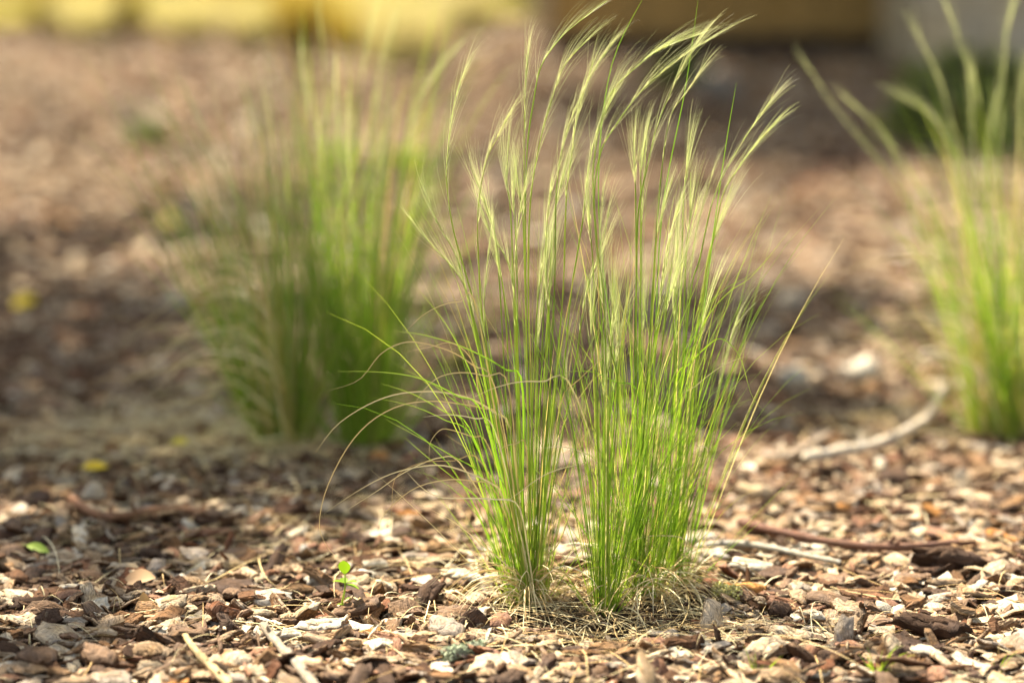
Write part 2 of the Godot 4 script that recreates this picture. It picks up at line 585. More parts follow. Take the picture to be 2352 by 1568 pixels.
# dead leaves lying on the ground round a clump
func lying_straw(g: Geo, centre: Vector3, spread_x: float, spread_z: float, count: int, lmin: float, lmax: float, w: float, lift: float) -> void:
	for k in count:
		var x := centre.x + rng.randfn(0, spread_x)
		var z := centre.z + rng.randfn(0, spread_z)
		var L := rnd(lmin, lmax)
		var a := rng.randf() * TAU
		var d := Vector3(cos(a), 0, sin(a))
		var turn := rng.randfn(0, 0.38)
		var p := PackedVector3Array()
		var pos := Vector3(x, 0, z)
		var arc := rnd(0.0, 0.016) * (1.0 if rng.randf() < 0.25 else 0.2)
		for j in 9:
			var s := j / 8.0
			p.append(Vector3(pos.x, height(pos.x, pos.z) + lift + 0.004 + arc * sin(s * PI) + rnd(0, 0.0012), pos.z))
			d = d.rotated(Vector3.UP, turn / 8.0)
			pos += d * L / 8.0
		var col: Color = pick(STRAW)
		g.leaf(p, w * rnd(0.5, 1.05), Vector3(rnd(-0.3, 0.3), 1, rnd(-0.3, 0.3)).normalized(), col, col * rnd(0.85, 1.1), col, 0.35)

# ------------------------------------------------------------------ build
func _ready() -> void:
	rng.seed = 20240611
	bumps.seed = 5; bumps.frequency = 0.9
	fine_bumps.seed = 9; fine_bumps.frequency = 4.5

	# camera, sky, sun
	var cam := Camera3D.new()
	cam.name = "camera"
	cam.position = EYE
	cam.rotation_degrees = Vector3(-PITCH, 0, 0)
	cam.near = 0.1
	cam.far = 600.0
	var lens := CameraAttributesPhysical.new()
	lens.frustum_focal_length = 84.7
	lens.frustum_near = 0.1
	lens.frustum_far = 600.0
	lens.exposure_aperture = 2.0
	lens.frustum_focus_distance = 2.19
	cam.attributes = lens
	add_child(cam)
	cam.fov = 16.13
	var env := Environment.new()
	env.background_mode = Environment.BG_SKY
	var sky_m := ProceduralSkyMaterial.new()
	sky_m.sky_top_color = Color(0.66, 0.69, 0.72)
	sky_m.sky_horizon_color = Color(0.92, 0.88, 0.80)
	sky_m.sky_curve = 0.15
	sky_m.ground_bottom_color = Color(0.25, 0.2, 0.15)
	sky_m.ground_horizon_color = Color(0.6, 0.55, 0.45)
	sky_m.sky_energy_multiplier = 0.70
	var sky := Sky.new()
	sky.sky_material = sky_m
	env.sky = sky
	env.tonemap_mode = Environment.TONE_MAPPER_LINEAR
	env.tonemap_exposure = 4.7
	env.sdfgi_enabled = true
	env.ssao_enabled = true
	env.ssil_enabled = true
	var we := WorldEnvironment.new()
	we.name = "daylight"
	we.environment = env
	add_child(we)
	var sun := DirectionalLight3D.new()
	sun.name = "sun"
	sun.light_color = Color(1.0, 0.94, 0.83)
	sun.light_energy = 1.6
	sun.light_angular_distance = 0.6
	sun.shadow_enabled = true
	add_child(sun)
	sun.look_at_from_position(SUN.normalized() * 20.0, Vector3.ZERO, Vector3.UP)

	make_materials()
	for k in TONES.size():
		M["bark_%d" % k] = bark_material(TONES[k][1])
	for k in 18:
		chip_meshes.append(chip_mesh(100 + k, [0.5, 0.34, 0.62, 0.16, 0.42, 0.72, 0.24, 0.55, 0.11][k % 9], [0.10, 0.15, 0.22, 0.07, 0.13][k % 5], 1, k % 9 in [3, 6, 8], 1 if k % 5 == 2 else 0))
		chip_meshes[k].surface_set_material(0, M.bark)
	for k in 12:
		hero_meshes.append(chip_mesh(300 + k, 1.0, 1.0, 2, k % 4 == 3, 1 if k % 3 != 1 else 0))

	build_ground()
	build_background()
	build_shade_tree()
	build_main_clump()
	build_left_clump()
	build_right_clump()
	build_small_things()
	build_chips()
	print("fov ", cam.fov, " objects ", get_child_count())

func build_ground() -> void:
	var xs := [-160.0, -80.0, -40.0, -20.0, -12.0, -8.0, -6.0, -4.5, -3.5, -2.8, -2.2, -1.8, -1.4, -1.1]
	var x := -0.9
	while x < 0.901:
		xs.append(x); x += 0.03
	for q in [1.1, 1.4, 1.8, 2.2, 2.8, 3.5, 4.5, 6.0, 8.0, 12.0, 20.0, 40.0, 80.0, 160.0]: xs.append(q)
	var zs := [60.0, 20.0, 8.0, 4.0, 2.0, 1.2, 0.8]
	var z := 0.6
	while z > -1.6:
		zs.append(z); z -= 0.03
	var st := 0.05
	while z > -200.0:
		zs.append(z); st *= 1.12; z -= st
	var g := Geo.new()
	for zz in zs:
		for xx in xs:
			g.v.append(Vector3(xx, height(xx, zz) - 0.016, zz)); g.n.append(Vector3.UP); g.c.append(Color.WHITE); g.t.append(Vector2(xx, zz))
	var w := xs.size()
	for a in zs.size() - 1:
		for b in w - 1:
			var o := a * w + b
			g.i.append_array(PackedInt32Array([o, o + w, o + 1, o + 1, o + w, o + w + 1]))
	var bed := put("ground", g.mesh(M.soil))
	tag(bed, "dark brown soil of the mulched bed", "ground", "", "structure")

func box(g: Geo, lo: Vector3, hi: Vector3, bev := 0.0) -> void:
	var c := (lo + hi) * 0.5
	var h := (hi - lo) * 0.5
	for ax in 3:
		for s in [-1.0, 1.0]:
			var n := Vector3.ZERO; n[ax] = s
			var u := Vector3.ZERO; u[(ax + 1) % 3] = 1.0
			var w := Vector3.ZERO; w[(ax + 2) % 3] = 1.0
			var o := g.v.size()
			for q in [[-1, -1], [1, -1], [1, 1], [-1, 1]]:
				var p: Vector3 = n * h + u * h * (q[0] * 1.0) + w * h * (q[1] * 1.0)
				p -= (u * q[0] + w * q[1]) * bev
				g.v.append(c + p); g.n.append(n); g.c.append(Color.WHITE); g.t.append(Vector2(q[0], q[1]))
			if s > 0: g.i.append_array(PackedInt32Array([o, o + 2, o + 1, o, o + 3, o + 2]))
			else: g.i.append_array(PackedInt32Array([o, o + 1, o + 2, o, o + 2, o + 3]))

func build_background() -> void:
	# the lawn beyond the bed
	var g := Geo.new()
	var e0 := ground(-400, 84)
	var e1 := ground(1215, 52)
	var g0 := Vector3(-60, 0, e0.z - 2.0)
	var lines := [[g0, Vector3(-60, 0, -190)], [e0, Vector3(-20, 0, -190)], [e0.lerp(e1, 0.5), Vector3(-6, 0, -190)], [e1, Vector3(1.5, 0, -190)]]
	for l in lines:
		for k in 13:
			var p: Vector3 = (l[0] as Vector3).lerp(l[1], pow(k / 12.0, 2.0))
			g.v.append(Vector3(p.x, maxf(height(p.x, p.z), 0) + 0.035, p.z)); g.n.append(Vector3.UP); g.c.append(Color.WHITE); g.t.append(Vector2(p.x, p.z))
	for a in 3:
		for b in 12:
			var o := a * 13 + b
			g.i.append_array(PackedInt32Array([o, o + 1, o + 13, o + 13, o + 1, o + 14]))
	var lawn := put("lawn", g.mesh(M.lawn))
	tag(lawn, "sunlit yellow-green lawn beyond the mulch bed", "lawn", "", "structure")
	# its grass
	var tg := Geo.new()
	for k in 7:
		var a := TAU * k / 7.0
		tg.leaf(blade_points(Vector3(cos(a), 0, sin(a)) * 0.012, Vector3(cos(a) * 0.4, 1, sin(a) * 0.4).normalized(), Vector3(cos(a), 0, sin(a)), rnd(0.05, 0.09), 0.6, 4), 0.006, Vector3(rnd(-1, 1), 0, rnd(-1, 1)).normalized(), Color(0.40, 0.36, 0.17), Color(0.42, 0.39, 0.18), Color(0.52, 0.45, 0.25), 0.3)
	var mm := MultiMesh.new()
	mm.transform_format = MultiMesh.TRANSFORM_3D
	mm.mesh = tg.mesh(M.leaf)
	mm.instance_count = 9000
	for k in 9000:
		var u := rng.randf()
		var p := e0.lerp(e1, rng.randf() * 1.0)
		p.z -= pow(u, 1.5) * 9.0 + 0.1
		p.x -= u * 0.5
		mm.set_instance_transform(k, Transform3D(Basis(Vector3.UP, rnd(0, TAU)) * rnd(0.7, 1.5), Vector3(p.x, maxf(height(p.x, p.z), 0) + 0.03, p.z)))
	var mi := MultiMeshInstance3D.new()
	mi.name = "lawn_grass"
	mi.multimesh = mm
	add_child(mi)
	tag(mi, "short sunlit yellow-green grass of the far lawn", "grass", "", "stuff")

	# timber-clad wall with a dark plinth and the concrete pillar at its end
	var wz := ground(1600, 128).z
	var x0 := at(1262, 100, wz).x
	var x1 := at(2075, 100, wz).x
	var x2 := at(2012, 100, wz).x
	var wall := thing("timber_wall", Vector3((x0 + x1) * 0.5, 0, wz), "ochre timber-clad wall standing on a dark plinth", "wall")
	var hw := (x1 - x0) * 0.5
	var pg := Geo.new()
	box(pg, Vector3(-hw, -0.1, -0.30), Vector3(hw, 0.10, 0.02))
	put("plinth", pg.mesh(M.plinth), wall)
	var bg := Geo.new()
	box(bg, Vector3(-hw, -0.066, -0.012), Vector3(hw, 0.066, 0.012), 0.003)
	var bm := bg.mesh(M.render_wall)
	for k in 18:
		var b := put("board", bm, wall)
		b.position = Vector3(0, 0.17 + k * 0.14, -0.02 + 0.004 * (k % 2))
	var kg := Geo.new()
	box(kg, Vector3(-hw, 0.101, -0.30), Vector3(hw, 2.64, -0.06))
	put("core", kg.mesh(M.plinth), wall)
	var pz := ground(2200, 150).z
	var pil := Geo.new()
	box(pil, Vector3(x2 + 0.02, -0.1, pz - 0.9), Vector3(x2 + 1.5, 2.9, pz), 0.01)
	var po := put("concrete_pillar", pil.mesh(M.concrete))
	tag(po, "broad grey concrete pillar at the end of the timber wall", "pillar")
	# pale post at the wall's other end
	var post := thing("timber_post", ground(1238, 62), "pale timber post standing before the end of the ochre wall", "post")
	var qg := Geo.new()
	box(qg, Vector3(-0.05, -0.1, -0.05), Vector3(0.05, 1.9, 0.05), 0.006)
	put("shaft", qg.mesh(M.wood), post)
	var qc := Geo.new()
	box(qc, Vector3(-0.065, 1.902, -0.065), Vector3(0.065, 1.94, 0.065), 0.006)
	put("cap", qc.mesh(M.wood), post)

	# yellow ornamental grasses along the far edge of the bed, and shrubs on the lawn
	var spots := [
		[118, 70, 0.16, 0.42, 0, "olive-yellow grass clump at the lawn edge, beside a paler one"], [275, 82, 0.15, 0.5, 0, "tall straw-yellow grass clump behind the wooden peg"],
		[692, 140, 0.11, 0.5, 1, "ochre grass clump set apart in the mulch before the lawn"], [930, 150, 0.26, 0.40, 2, "wide pale yellow grass clump near the lawn edge"],
		[1070, 80, 0.2, 0.42, 2, "pale yellow grass clump between the wide clump and the post"], [510, 40, 0.3, 0.5, 1, "ochre grass clump on the lawn behind the bed"], [20, 40, 0.25, 0.5, 2, "pale yellow grass clump behind the olive one"], [190, 96, 0.2, 0.3, 2, "low pale yellow grass clump between the olive and the straw-yellow ones"], [430, 92, 0.24, 0.32, 2, "low pale yellow grass clump in front of the dark green shrub"], [585, 104, 0.2, 0.3, 2, "low pale yellow grass clump next to the ochre clump in the mulch"], [820, 122, 0.22, 0.32, 1, "low ochre grass clump beside the wide pale yellow one"]]
	for s in spots:
		var b := ground(s[0], s[1])
		var t := thing("ornamental_grass_clump", b, s[5], "grass clump", "yellow grasses at the far edge of the bed")
		var gg := Geo.new()
		var tones: Array = [[Color(0.28, 0.23, 0.08), Color(0.36, 0.30, 0.12)], [Color(0.30, 0.23, 0.06), Color(0.38, 0.29, 0.09)], [Color(0.44, 0.39, 0.27), Color(0.52, 0.47, 0.34)]][s[4]]
		for k in 520:
			var a := rng.randf() * TAU
			var q := sqrt(rng.randf())
			var out := Vector3(cos(a), 0, sin(a))
			gg.leaf(blade_points(out * s[2] * 0.55 * q, (Vector3.UP + out * q * 0.3).normalized(), out, rnd(0.4, 1.0) * s[3], rnd(0.1, 1.0), 6), rnd(0.004, 0.008), Vector3(rnd(-1, 1), 0, rnd(-1, 1)).normalized(), tones[0], tones[0].lerp(tones[1], rng.randf()), tones[1])
		var o := put("foliage", gg.mesh(M.leaf), t)
		o.set_meta("kind", "stuff")
	for s in [[445, 14, 0.5, "dark green shrub on the lawn behind the ochre grass"], [1140, 20, 0.6, "mid green shrub on the lawn beside the pale post"], [1560, 205, 0.13, "small dull green bush in front of the timber wall"], [345, 330, 0.07, "low olive weed beside the wooden peg"], [2235, 330, 0.28, "dark green bush in front of the concrete pillar"]]:
		shrub(ground(s[0], s[1]), s[2], s[3])
	# leafy weeds behind the blurred clump
	weed(ground(775, 372), 0.06, "bright green leafy weed low in the mulch behind the shaded clump")
	weed(ground(925, 390), 0.085, "wider bright green weed between the shaded clump and the feathery one")
	# peg and rock
	var peg := thing("wooden_peg", ground(292, 292), "short pale wooden peg driven into the mulch", "peg")
	var wg := Geo.new()
	box(wg, Vector3(-0.034, -0.05, -0.02), Vector3(0.034, 0.088, 0.02), 0.004)
	put("shaft", wg.mesh(M.wood), peg)
	rock(ground(1650, 222), 0.075, "blue-grey rock lying in front of the timber wall")
	# pale blurred stones
	for s in [[1825, 880, 0.019, 0, "rounded white stone in shaded mulch below the blurred branch leaves"], [1985, 868, 0.022, 0, "white stone tucked under the drooping leaves of the clump by the branch"], [1818, 706, 0.024, 1, "pale grey stone in the mulch behind the feathery clump"], [2296, 872, 0.012, 0, "small white stone behind the stems of the clump by the branch"], [405, 712, 0.030, 1, "flat pale grey stone beside an orange chip"]]:
		rock(ground(s[0], s[1]), s[2], s[4], s[3])

func rock(p: Vector3, r: float, label: String, tone := 2) -> void:
	var g := Geo.new()
	var nz := FastNoiseLite.new()
	nz.seed = int(p.x * 1000.0); nz.frequency = 0.9
	var rows := 9
	var cols := 14
	for a in rows + 1:
		for b in cols + 1:
			var th := PI * a / rows
			var ph := TAU * (b % cols) / cols
			var d := Vector3(sin(th) * cos(ph), cos(th), sin(th) * sin(ph))
			var rr := r * (1.0 + 0.35 * nz.get_noise_3dv(d * 1.6) + 0.12 * nz.get_noise_3dv(d * 5.0))
			g.v.append(Vector3(d.x * 1.15, d.y * 0.72, d.z) * rr)
			g.n.append(d); g.c.append(Color.WHITE); g.t.append(Vector2(ph, th))
	for a in rows:
		for b in cols:
			var o := a * (cols + 1) + b
			g.i.append_array(PackedInt32Array([o, o + 1, o + cols + 1, o + 1, o + cols + 2, o + cols + 1]))
	var key := "rock_%d" % tone
	if not M.has(key):
		M[key] = M.rock.duplicate()
		M[key].albedo_color = [Color(0.82, 0.75, 0.62), Color(0.60, 0.52, 0.41), Color(0.32, 0.30, 0.27)][tone].linear_to_srgb()
	var o2 := put("rock" if tone == 2 else "stone", g.mesh(M[key]))
	o2.position = p + Vector3(0, r * 0.45, 0)
	o2.rotation.y = p.x * 9.0
	tag(o2, label, "rock" if tone == 2 else "stone")

func shrub(p: Vector3, r: float, label: String) -> void:
	var t := thing("shrub", p, label, "shrub")
	var g := Geo.new()
	for k in int(700):
		var d := Vector3(rng.randfn(0, 1), absf(rng.randfn(0, 1)) * 1.2, rng.randfn(0, 1)).normalized()
		var c := d * r * pow(rng.randf(), 0.4)
		var s := r * rnd(0.09, 0.2)
		var u := Vector3(rnd(-1, 1), rnd(-1, 1), rnd(-1, 1)).normalized()
		var w := u.cross(d).normalized()
		var col := Color(0.08, 0.105, 0.035).lerp(Color(0.17, 0.20, 0.07), rng.randf())
		g.tri(c - u * s, c + w * s * 0.5, c + u * s, col)
		g.tri(c - u * s, c + u * s, c - w * s * 0.5, col)
	var o := put("foliage", g.mesh(M.broad), t)
	o.set_meta("kind", "stuff")
	var b := Geo.new()
	for k in 5:
		var d := Vector3(rnd(-0.5, 0.5), 1, rnd(-0.5, 0.5)).normalized()
		b.tube(PackedVector3Array([Vector3(0, -0.02, 0), d * r * 0.4, d * r * 0.9 + Vector3(rnd(-0.1, 0.1), 0, 0) * r]), PackedFloat32Array([r * 0.03, r * 0.022, r * 0.008]), 5, Color(0.16, 0.11, 0.07), Color(0.16, 0.12, 0.07))
	put("stem", b.mesh(M.stick), t)

# a broad pointed leaf as a bent sheet with a midrib crease
func broad_leaf(g: Geo, base: Vector3, dir: Vector3, up: Vector3, L: float, W: float, col: Color, droop := 0.4, cup := 0.25) -> void:
	var n := 6
	var side := dir.cross(up).normalized()
	var b := g.v.size()
	for j in n + 1:
		var s := float(j) / n
		var c := base + dir * L * s + up * (L * droop * (0.35 * s - 0.7 * s * s))
		var w := W * 0.5 * pow(sin(PI * clampf(s * 0.96 + 0.03, 0, 1)), 0.8)
		for q in [-1.0, 0.0, 1.0]:
			g.v.append(c + side * w * q + up * w * cup * absf(q))
			g.n.append((up - side * cup * q).normalized())
			g.c.append(col * (0.92 if q == 0.0 else 1.0))
			g.t.append(Vector2(q, s))
		if j > 0:
			var o := b + j * 3
			for q in 2:
				g.i.append_array(PackedInt32Array([o - 3 + q, o - 2 + q, o + q, o - 2 + q, o + 1 + q, o + q]))

func weed(p: Vector3, r: float, label: String) -> void:
	var t := thing("leafy_weed", p, label, "weed", "bright weeds behind the clumps")
	for k in 13:
		var a := TAU * k / 13.0 + rnd(-0.2, 0.2)
		var rise := rnd(0.2, 1.3)
		var d := Vector3(cos(a), rise, sin(a)).normalized()
		var g := Geo.new()
		broad_leaf(g, Vector3(0, -0.002, 0), d, d.cross(Vector3.UP).cross(d).normalized(), r * rnd(0.9, 1.4), r * 0.45, Color(0.22, 0.33, 0.03) * rnd(0.7, 1.15), 0.5)
		put("leaf", g.mesh(M.broad), t)

# the broad tree beside the bed whose crown, above the frame, dapples the ground
func build_shade_tree() -> void:
	var s := SUN.normalized()
	var foot := Vector3(-3.4, 0, -2.6)
	var t := thing("shade_tree", foot, "broad leafy tree beside the bed casting dappled shade", "tree")
	var top := foot + Vector3(0.1, 3.0, 0.1)
	var tr := Geo.new()
	tr.tube(curve([Vector3(0, -0.2, 0), Vector3(0.05, 0.8, 0), Vector3(-0.05, 1.9, 0.06), top - foot, Vector3(-0.3, 4.2, 0.2)], 14), PackedFloat32Array([0.24, 0.20, 0.185, 0.178, 0.17, 0.165, 0.16, 0.155, 0.15, 0.145, 0.14, 0.12, 0.10, 0.08, 0.05]), 10, Color.WHITE, Color.WHITE, 0.06)
	put("trunk", tr.mesh(M.trunk), t)
	# sprays of the crown: ground point whose sunlight they take, size, leaves
	var sprays := [
		[60, 700, 0.26, 230, 3.0], [300, 740, 0.22, 200, 3.1], [150, 860, 0.22, 210, 3.1], [400, 930, 0.18, 150, 3.0],
		[60, 1060, 0.17, 120, 2.9], [330, 1120, 0.16, 70, 3.1], [640, 1090, 0.16, 130, 3.0], [600, 980, 0.2, 170, 3.1], [780, 1010, 0.14, 90, 3.1], [120, 1260, 0.14, 50, 2.8], [520, 1240, 0.13, 36, 2.9],
		[1150, 760, 0.18, 70, 3.2], [1500, 690, 0.20, 120, 3.1], [1760, 740, 0.22, 170, 3.0], [1200, 880, 0.16, 80, 3.1], [1480, 860, 0.18, 110, 3.0], [1720, 930, 0.16, 100, 3.1], [1000, 990, 0.13, 60, 3.0], [1900, 960, 0.14, 60, 3.1], [1950, 700, 0.18, 110, 3.2],
		[1640, 270, 0.5, 900, 3.6], [1800, 200, 0.8, 1500, 3.8], [2050, 270, 0.55, 1200, 3.8], [2150, 190, 0.8, 1500, 3.9], [2350, 290, 0.5, 1000, 3.7], [1700, 345, 0.28, 380, 3.4], [1900, 335, 0.30, 420, 3.4], [2120, 345, 0.28, 380, 3.4], [2320, 350, 0.28, 380, 3.5], [60, 1510, 0.10, 45, 2.7], [300, 1340, 0.10, 26, 2.7]]
	var lg := Geo.new()
	for q in sprays:
		var p := ground(q[0], q[1])
		var c: Vector3 = p + s * (q[4] / s.y) - foot
		var limb := Geo.new()
		var from: Vector3 = Vector3(-0.12, rnd(2.2, 3.6), 0.1)
		var m1 := from.lerp(c, 0.4) + Vector3(rnd(-0.2, 0.2), rnd(0.2, 0.5), rnd(-0.2, 0.2))
		var m2 := from.lerp(c, 0.75) + Vector3(rnd(-0.2, 0.2), rnd(0.1, 0.35), rnd(-0.2, 0.2))
		limb.tube(curve([from, m1, m2, c], 10), PackedFloat32Array([0.06, 0.052, 0.045, 0.038, 0.032, 0.027, 0.022, 0.018, 0.014, 0.010, 0.005]), 6, Color.WHITE, Color.WHITE, 0.05)
		put("limb", limb.mesh(M.trunk), t)
		for k in int(q[3]):
			var d: Vector3 = Vector3(rng.randfn(0, 0.5), rng.randfn(0, 0.35), rng.randfn(0, 0.5)) * q[2] * 1.3
			leaf_card(lg, c + d, rnd(0.035, 0.06) * (1.0 if q[2] < 0.35 else 1.5))
	for k in 9000:   # the rest of the crown round the top of the trunk
		var d := Vector3(rng.randfn(0, 1), rng.randfn(0, 0.6), rng.randfn(0, 1)).normalized() * pow(rng.randf(), 0.5)
		leaf_card(lg, Vector3(-2.2, 4.3, -0.8) + Vector3(d.x * 1.5, d.y * 1.0, d.z * 1.5), rnd(0.04, 0.07))
	var cr := put("crown", lg.mesh(M.tree_leaf), t)
	cr.set_meta("kind", "stuff")

func leaf_card(g: Geo, c: Vector3, s: float) -> void:
	var u := Vector3(rnd(-1, 1), rnd(-0.4, 0.4), rnd(-1, 1)).normalized()
	var w := u.cross(Vector3(rnd(-0.6, 0.6), 1, rnd(-0.6, 0.6))).normalized()
	var k := Vector3.DOWN * s * 0.2
	g.tri(c - u * s, c + w * s * 0.45 + k * 0.5, c + u * s + k, Color.WHITE)
	g.tri(c - u * s, c + u * s + k, c - w * s * 0.45 + k * 0.5, Color.WHITE)

func build_main_clump() -> void:
	var base := ground(1390, 1392)
	var clump := thing("feather_grass_clump", base, "sharp feathery green grass clump with silky seed heads on a bare root mound", "grass clump", "feather grass clumps planted in the mulch")
	var t1 := ground(1213, 1394)
	var t2 := ground(1386, 1418)
	var t3 := ground(1468, 1388)
	var t4 := ground(1547, 1370)
	# root mound: crumbly soil bound by fibres
	var g := Geo.new()
	var nz := FastNoiseLite.new()
	nz.seed = 77; nz.frequency = 26.0; nz.fractal_octaves = 4
	var rings := 26
	var sides := 46
	for a in rings + 1:
		for b in sides:
			var s := float(a) / rings
			var ang := TAU * b / sides
			var edge := 1.0 + 0.22 * nz.get_noise_2d(cos(ang) * 0.05, sin(ang) * 0.05)
			var p := Vector3(cos(ang) * 0.098 * s * edge + 0.004, 0, sin(ang) * 0.072 * s * edge + 0.012)
			var wp := p + base
			p.y = height(wp.x, wp.z) - base.y + 0.010 * (1.0 - pow(s, 2.4)) - 0.006 * s + 0.010 * nz.get_noise_2d(p.x, p.z) * (1.0 - s * 0.4)
			p.y -= 0.022 * exp(-pow((p.x - 0.005) / 0.018, 2.0) - pow((p.z - 0.068) / 0.02, 2.0))
			g.v.append(p); g.n.append(Vector3.UP); g.c.append(Color(0.9, 0.75, 0.6)); g.t.append(Vector2(p.x, p.z))
	for a in rings:
		for b in sides:
			var o := a * sides + b
			var o2 := a * sides + (b + 1) % sides
			g.i.append_array(PackedInt32Array([o, o2, o + sides, o2, o2 + sides, o + sides]))
	for k in g.n.size(): g.n[k] = Vector3.ZERO
	for k in range(0, g.i.size(), 3):
		var nn := (g.v[g.i[k + 2]] - g.v[g.i[k]]).cross(g.v[g.i[k + 1]] - g.v[g.i[k]])
		for q in 3: g.n[g.i[k + q]] += nn
	for k in g.n.size(): g.n[k] = g.n[k].normalized() if g.n[k].length() > 0 else Vector3.UP
	put("root_mound", g.mesh(M.soil), clump)
	# crumbs and fibres on the mound
	var fib := Geo.new()
	for k in 900:
		var a := rng.randf() * TAU
		var q := sqrt(rng.randf())
		var p := Vector3(cos(a) * 0.11 * q, 0, sin(a) * 0.08 * q + 0.012)
		p.y = height(p.x + base.x, p.z + base.z) - base.y + 0.010 * (1.0 - pow(q, 2.4)) + rnd(-0.002, 0.004)
		var d := Vector3(rnd(-1, 1), rnd(-0.5, 0.7), rnd(-1, 1)).normalized()
		var L := rnd(0.006, 0.022)
		var col: Color = Color(0.30, 0.19, 0.09).lerp(STRAW[0], rng.randf())
		fib.leaf(PackedVector3Array([p, p + d * L * 0.5 + Vector3(0, rnd(-0.002, 0.003), 0), p + d * L + Vector3(rnd(-1, 1), -0.5, rnd(-1, 1)) * L * 0.3]), rnd(0.0004, 0.0011), Vector3(rnd(-1, 1), 1, rnd(-1, 1)).normalized(), col, col, col)
	var cg := Geo.new()
	for k in 1100:
		var a := rng.randf() * TAU
		var q := sqrt(rng.randf())
		var p := Vector3(cos(a) * 0.095 * q, 0, sin(a) * 0.07 * q + 0.012)
		p.y = height(p.x + base.x, p.z + base.z) - base.y + 0.010 * (1.0 - pow(q, 2.4)) + rnd(-0.003, 0.002)
		var r := rnd(0.0008, 0.0034)
		var col := Color(0.06, 0.04, 0.026).lerp(Color(0.24, 0.15, 0.08), pow(rng.randf(), 1.6))
		var c4: Array = []
		for j in 4: c4.append(p + Vector3(rnd(-1, 1), rnd(-0.7, 1), rnd(-1, 1)) * r)
		for f in [[0, 1, 2], [0, 2, 3], [0, 3, 1], [1, 3, 2]]: cg.tri(c4[f[0]], c4[f[1]], c4[f[2]], col)
	put("soil_crumbs", cg.mesh(M.crumb), clump).set_meta("kind", "stuff")
	put("root_fibre", fib.mesh(M.straw), clump).set_meta("kind", "stuff")
	# thatch: dead leaves hanging from the tuft feet
	var th := Geo.new()
	for foot in [[t1, 0.020, 45], [t1 + Vector3(0, 0, 0.010), 0.016, 55], [t2 + Vector3(0.012, 0, 0), 0.012, 12], [t3, 0.024, 50], [t3 + Vector3(0.016, 0, 0.016), 0.022, 65], [t4, 0.016, 50]]:
		for k in foot[2]:
			var a := rng.randf() * TAU
			var out := Vector3(cos(a), 0, absf(sin(a)) * (0.9 if rng.randf() < 0.75 else -0.6))
			var f: Vector3 = foot[0]
			var b: Vector3 = f + out * foot[1] * rng.randf() + Vector3(0, rnd(0.006, 0.032), 0) - base
			var L := rnd(0.03, 0.115)
			var p := PackedVector3Array()
			var pos := b
			var d := (out * rnd(0.5, 1.0) + Vector3.UP * rnd(-0.2, 0.9)).normalized()
			for j in 8:
				p.append(pos)
				pos += d * L / 7.0
				d = (d + Vector3.DOWN * rnd(0.15, 0.42) + Vector3(rnd(-0.12, 0.12), 0, 0)).normalized()
				var fl := height(pos.x + base.x, pos.z + base.z) - base.y + 0.003
				if pos.y < fl:
					pos.y = fl; d.y = maxf(d.y, 0.0); d = d.normalized() if d.length() > 0.1 else out
			var col: Color = pick(STRAW)
			col = col * rnd(0.8, 1.1)
			th.leaf(p, rnd(0.0008, 0.0015), Vector3(rnd(-1, 1), rnd(-1, 1), rnd(-1, 1)).normalized(), col, col, col, 0.3)
	put("thatch", th.mesh(M.straw), clump).set_meta("kind", "stuff")
	# leaves
	tuft(clump, t1, 0.019, 0.014, 200, 0.10, 0.44, -0.07, 0.23, 70, 0.16, 0.70)
	tuft(clump, t2, 0.010, 0.010, 150, 0.12, 0.42, 0.04, 0.25, 60, 0.04, 0.70)
	tuft(clump, t3, 0.019, 0.014, 230, 0.12, 0.46, 0.03, 0.23, 70, 0.09, 0.70)
	tuft(clump, t4, 0.010, 0.010, 85, 0.12, 0.46, 0.05, 0.27, 40, 0.12, 0.68)
	# single dry and arching leaves
	var S := STRAW
	var Gn := GREENS
